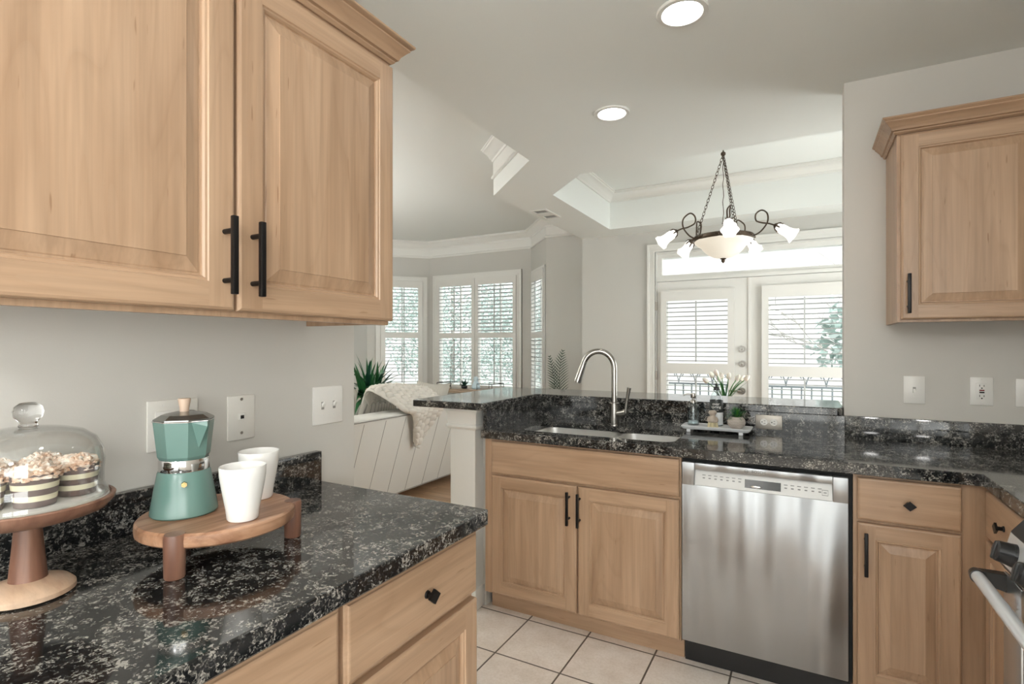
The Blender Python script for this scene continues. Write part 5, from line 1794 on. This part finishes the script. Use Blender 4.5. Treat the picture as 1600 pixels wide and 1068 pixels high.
# console table in the bay with wire tray
cn = thing('console_table', 'low dark wood console table standing in the bay under the wide window', 'table', (-3.7, 5.55, 0))
MB().box(-4.25, 5.34, .765, -2.95, 5.78, .798, .004).build('tabletop', 'console_wood', cn)
for xx in (-4.21, -2.99):
    for yy in (5.38, 5.74):
        MB().box(xx - .025, yy - .025, 0, xx + .025, yy + .025, .765, .003).build('leg', 'console_wood', cn)
wt = thing('wire_tray', 'black wire tray with a plank base on the table under the wide bay window', 'tray', (-3.62, 5.5, .799))
tx0, tx1, ty0, ty1 = -4.03, -3.23, 5.38, 5.66
MB().box(tx0, ty0, .7985, tx1, ty1, .812, .003).build('tray_base', 'console_wood', wt)
mb = MB()
for yy in (ty0, ty1):
    mb.tube([(tx0, yy, .812), (tx0, yy, .882)], .004, 6); mb.tube([(tx1, yy, .812), (tx1, yy, .882)], .004, 6)
    mb.tube([(tx0, yy, .882), (tx0 + .21, yy, .882), (tx0 + .21, yy, .812)], .004, 6)
    mb.tube([(tx1, yy, .882), (tx1 - .21, yy, .882), (tx1 - .21, yy, .812)], .004, 6)
for xx in (tx0, tx1):
    mb.tube([(xx, ty0, .882), (xx, ty1, .882)], .004, 6)
mb.build('wire_rails', 'black_metal', wt)
ag = thing('succulent', 'spiky dark green succulent standing in the wire tray', 'plant', (-3.70, 5.5, .8125))
mb = MB(); rnd = random.Random(3)
for k in range(34):
    a = rnd.uniform(0, 2 * PI); el = rnd.uniform(.15, 1.4)
    blade(mb, (-3.70, 5.5, .835), (math.cos(a) * math.cos(el), math.sin(a) * math.cos(el), math.sin(el)), rnd.uniform(.07, .105), .011, .1, 4)
mb.build('leaves', 'leaf_dark', ag, ang=80)
mb = MB(); mb.lathe([(0, .8126), (.03, .8126), (.042, .83), (.036, .845), (0, .842)], (-3.70, 5.5, 0), 24); mb.build('bowl', 'black_plastic', ag)
fg = MB()
fg.lathe([(0, .8126), (.045, .8126), (.055, .83), (.045, .87), (.028, .90), (.024, .915), (.032, .935), (.026, .955), (.010, .965), (0, .966)], (-3.53, 5.5, 0), 32)
fo = fg.build('figurine', 'blue_ceramic'); tag(fo, 'pale blue ceramic figurine in the wire tray, right of the spiky succulent', 'figurine')
# palm against the back wall
pa = thing('potted_plant', 'small feathery palm with two fronds against the grey wall past the faucet', 'plant', (-2.47, 5.68, 0))
mb = MB(); mb.lathe([(0, 0), (.11, 0), (.14, .26), (.145, .27), (.13, .27), (.125, .24), (0, .24)], (-2.47, 5.68, 0), 32); mb.build('pot', 'ceramic_white', pa)
mb = MB()
def frond(base, d, L, droop, n=30, leaf=.12):
    p = Vector(base); d = Vector(d).normalized(); pts = [p.copy()]
    view_side = Vector((.8, .5, 0)).normalized()
    for i in range(n):
        k = i / n
        d = (d + (Vector((0, 0, -droop / n)) if droop > 0 else Vector((-droop * max(0, k - .35) * 2.6 / n, 0, -.2 * k / n)))).normalized()
        p = p + d * (L / n); pts.append(p.copy())
        if k > .30:
            ll = leaf * math.sin(PI * min(1, .25 + .75 * (k - .30) / .70)) + .015
            sd_ = d.cross(Vector((-.48, .87, 0))).normalized()
            for s in (1, -1):
                blade(mb, p, d * .8 + sd_ * s * .62, ll, .0048, .4, 4, fold=.1, up=Vector((-.42, .9, 0)))
    mb.tube(pts, [.006 - .004 * i / n for i in range(n + 1)], 6)
b0 = (-2.47, 5.68, .24)
frond(b0, (-.04, -.02, 1), 1.04, -.55, leaf=.15)
frond(b0, (-.08, -.02, 1), .98, .95, leaf=.10)
mb.build('fronds', 'palm_leaf', pa, ang=80)
# dining table with tulips under the chandelier
dt = thing('dining_table', 'round dark dining table hidden behind the bar, under the chandelier', 'table', (-.55, 4.45, 0))
mb = MB(); mb.lathe([(0, .715), (.545, .715), (.555, .73), (.55, .745), (0, .745)], (-.55, 4.45, 0), 64); mb.build('tabletop', 'console_wood', dt)
mb = MB(); mb.lathe([(0, 0), (.30, 0), (.30, .03), (.09, .07), (.06, .35), (.08, .70), (.16, .716), (0, .716)], (-.55, 4.45, 0), 40); mb.build('pedestal', 'console_wood', dt)
vs_ = thing('tulip_vase', 'bunch of cream tulips with green leaves in a vase behind the soap bottle', 'flowers', (-.545, 4.46, .746))
vx_, vy_ = -.545, 4.46
mb = MB(); mb.lathe([(0, .7465), (.045, .7465), (.055, .77), (.052, .82), (.036, .86), (.038, .88), (.033, .88), (.031, .86), (.046, .82), (.048, .775), (0, .757)], (vx_, vy_, 0), 32); mb.build('vase', 'ceramic_white', vs_)
stems = [(-.150, 1.045), (-.105, 1.085), (-.065, 1.105), (-.025, 1.075), (.030, 1.078), (.095, 1.070), (.135, 1.065), (.165, 1.072), (-.05, 1.06)]
for i, (dx_, zt_) in enumerate(stems):
    base = HC * 0 + Vector((vx_, vy_, .865)); tp_ = Vector((vx_, vy_, 0)) + e1 * (dx_ * .85) + e2 * (.05 * math.sin(i * 2.4)) + Vector((0, 0, zt_))
    mid = base * .5 + tp_ * .5 + Vector((0, 0, .03))
    mb = MB(); mb.tube(spl([base, mid, tp_], 6), .0035, 6); st = mb.build('stem', 'leaf_bright', vs_)
    dvv = (tp_ - mid).normalized()
    M = Matrix.Translation(tp_) @ dvv.to_track_quat('Z', 'Y').to_matrix().to_4x4()
    mb = MB(); mb.lathe([(0, -.004), (.012, -.002), (.0175, .012), (.0175, .026), (.012, .042), (.004, .050), (0, .050)], seg=18, wob=lambda a, z: 1 + .10 * math.cos(3 * a))
    bmesh.ops.transform(mb.bm, matrix=M, verts=mb.bm.verts)
    mb.build('tulip_head', 'petal', st)
mb = MB(); rnd = random.Random(4)
for dx_, L in ((-.06, .17), (-.02, .16), (.05, .20), (.10, .21), (-.09, .13), (.02, .14), (.075, .18)):
    blade(mb, Vector((vx_, vy_, .87)), e1 * dx_ * 6 + Vector((0, 0, 1)) + e2 * rnd.uniform(-.2, .2), L + .05, .017, .5, 8)
mb.build('leaves', 'leaf_green', vs_, ang=80)

# ------------------------------------------------------------------ outside
gr = MB().box(-16, 6.75, -.35, 9, 24, -.25).build('lawn', 'grass'); gr['kind'] = 'structure'
bl = MB().box(-2.2, 5.73, -.12, 2.4, 8.0, -.02).build('balcony_floor', 'concrete'); bl['kind'] = 'structure'
rl = thing('balcony_railing', 'grey iron balcony railing with curled ornaments outside the French doors', 'railing', (0, 7.9, -.02))
RYY = 7.9
mb = MB()
mb.box(-2.15, RYY - .03, .985, 2.35, RYY + .03, 1.03, .004)
mb.box(-2.15, RYY - .015, .79, 2.35, RYY + .015, .815)
mb.box(-2.15, RYY - .015, .08, 2.35, RYY + .015, .11)
mb.build('rails', 'iron_rail', rl)
mb = MB()
x = -2.1
while x < 2.3:
    mb.box(x - .009, RYY - .009, .11, x + .009, RYY + .009, .79)
    x += .115
mb.build('balusters', 'iron_rail', rl)
mb = MB()
x = -2.05
k = 0
while x < 2.25:
    for s in (1, -1):
        mb.tube([(x, RYY, .815), (x + s * .012, RYY, .88), (x + s * .035, RYY, .94), (x + s * .058, RYY, .955), (x + s * .064, RYY, .93), (x + s * .048, RYY, .915)], .008, 6)
    x += .23
mb.build('ornaments', 'iron_rail', rl)
for xx in (-2.13, .62, 2.33):
    MB().box(xx - .03, RYY - .03, -.02, xx + .03, RYY + .03, 1.06, .004).build('rail_post', 'iron_rail', rl)
def tree(x, y, h, rad, n, seed, label, mats, leaf=.075, trunk=.05, low=.2, zs=1.0, group='trees outside the windows'):
    rnd = random.Random(seed)
    t = thing('leafy_tree', label, 'tree', (x, y, -.25), group)
    mb = MB()
    mb.tube([(x, y, -.26), (x + .05, y, h * .4), (x - .03, y + .04, h * .85)], [trunk, trunk * .7, trunk * .25], 9)
    tips = []
    for k in range(12):
        z0 = rnd.uniform(low + .2, h * .8)
        a = rnd.uniform(0, 2 * PI); L = rad * rnd.uniform(.5, 1.0)
        p1 = Vector((x + L * .5 * math.cos(a), y + L * .5 * math.sin(a), z0 + .25 * L)); p2 = Vector((x + L * math.cos(a), y + L * math.sin(a), z0 + .45 * L))
        mb.tube([(x, y, z0), p1, p2], [trunk * .2, trunk * .13, trunk * .06], 5)
        tips.append(p2)
    mb.build('trunk', 'tree_bark', t)
    mb = MB()
    for k in range(n):
        while True:
            u, v, w = rnd.uniform(-1, 1), rnd.uniform(-1, 1), rnd.uniform(-1, 1)
            q = u * u + v * v + w * w
            if .12 < q < 1: break
        zc = (h + low) / 2
        p = Vector((x + u * rad, y + v * rad, zc + w * (h - low) / 2))
        cl = math.sin(p.x * 5.1 + seed) + math.sin(p.y * 4.3 + 2 * seed) + math.sin(p.z * 5.7 + seed * .7)
        if cl < -.9: continue
        d = Vector((rnd.uniform(-1, 1), rnd.uniform(-1, 1), rnd.uniform(-.9, .5))).normalized()
        s = d.orthogonal().normalized()
        s = Matrix.Rotation(rnd.uniform(0, 6.28), 3, d) @ s
        L = leaf * rnd.uniform(.7, 1.3)
        mi = 0 if rnd.random() < .55 else 1
        nn = d.cross(s) * L * .12
        mb.quad([p, p + d * L * .5 + s * L * .24 + nn, p + d * L, p + d * L * .5 - s * L * .24 + nn], mi)
    mb.build('foliage', mats, t, ang=180)
    return t
TL = ['tree_leaf', 'tree_leaf_pale']
tree(-6.6, 9.3, 4.2, 1.55, 12000, 21, 'bushy pale green tree outside the bay, behind the shutter above the plant', TL)
tree(-9.5, 8.6, 3.6, 1.4, 7000, 22, 'pale green tree at the left end of the row beyond the bay', TL)
tree(-6.2, 12.4, 2.9, 1.5, 9000, 23, 'lower green tree outside the wide bay window, behind its left shutter', TL)
tree(-4.3, 10.6, 2.1, .95, 4500, 24, 'low round green shrub-like tree outside the right half of the wide bay window', TL)
tree(.85, 9.6, 2.2, .75, 700, 25, 'sparse broad-leaved tree seen through the right French door', TL, leaf=.17, low=.7)
br = thing('bare_tree', 'thin bare-branched tree behind the right French door shutter', 'tree', (1.2, 12.6, -.25))
mb = MB(); rnd = random.Random(31)
def branch(p, d, L, r, dep):
    p = Vector(p); d = Vector(d).normalized()
    e = p + d * L
    m2 = (p + e) / 2 + Vector((rnd.uniform(-1, 1), rnd.uniform(-1, 1), rnd.uniform(-1, 1))) * L * .06
    mb.tube([p, m2, e], [r, r * .8, r * .6], 5)
    if dep > 0:
        for _ in range(3):
            dn = (d + Vector((rnd.uniform(-1, 1), rnd.uniform(-.6, .6), rnd.uniform(-.35, .5))) * .85).normalized()
            branch(p + (e - p) * rnd.uniform(.55, 1), dn, L * rnd.uniform(.6, .8), r * .55, dep - 1)
branch((1.2, 12.6, -.26), (-.15, 0, 1), 1.5, .045, 5)
branch((1.1, 12.6, .9), (-.9, 0, .45), 1.3, .028, 5)
mb.build('trunk', 'tree_bark', br)
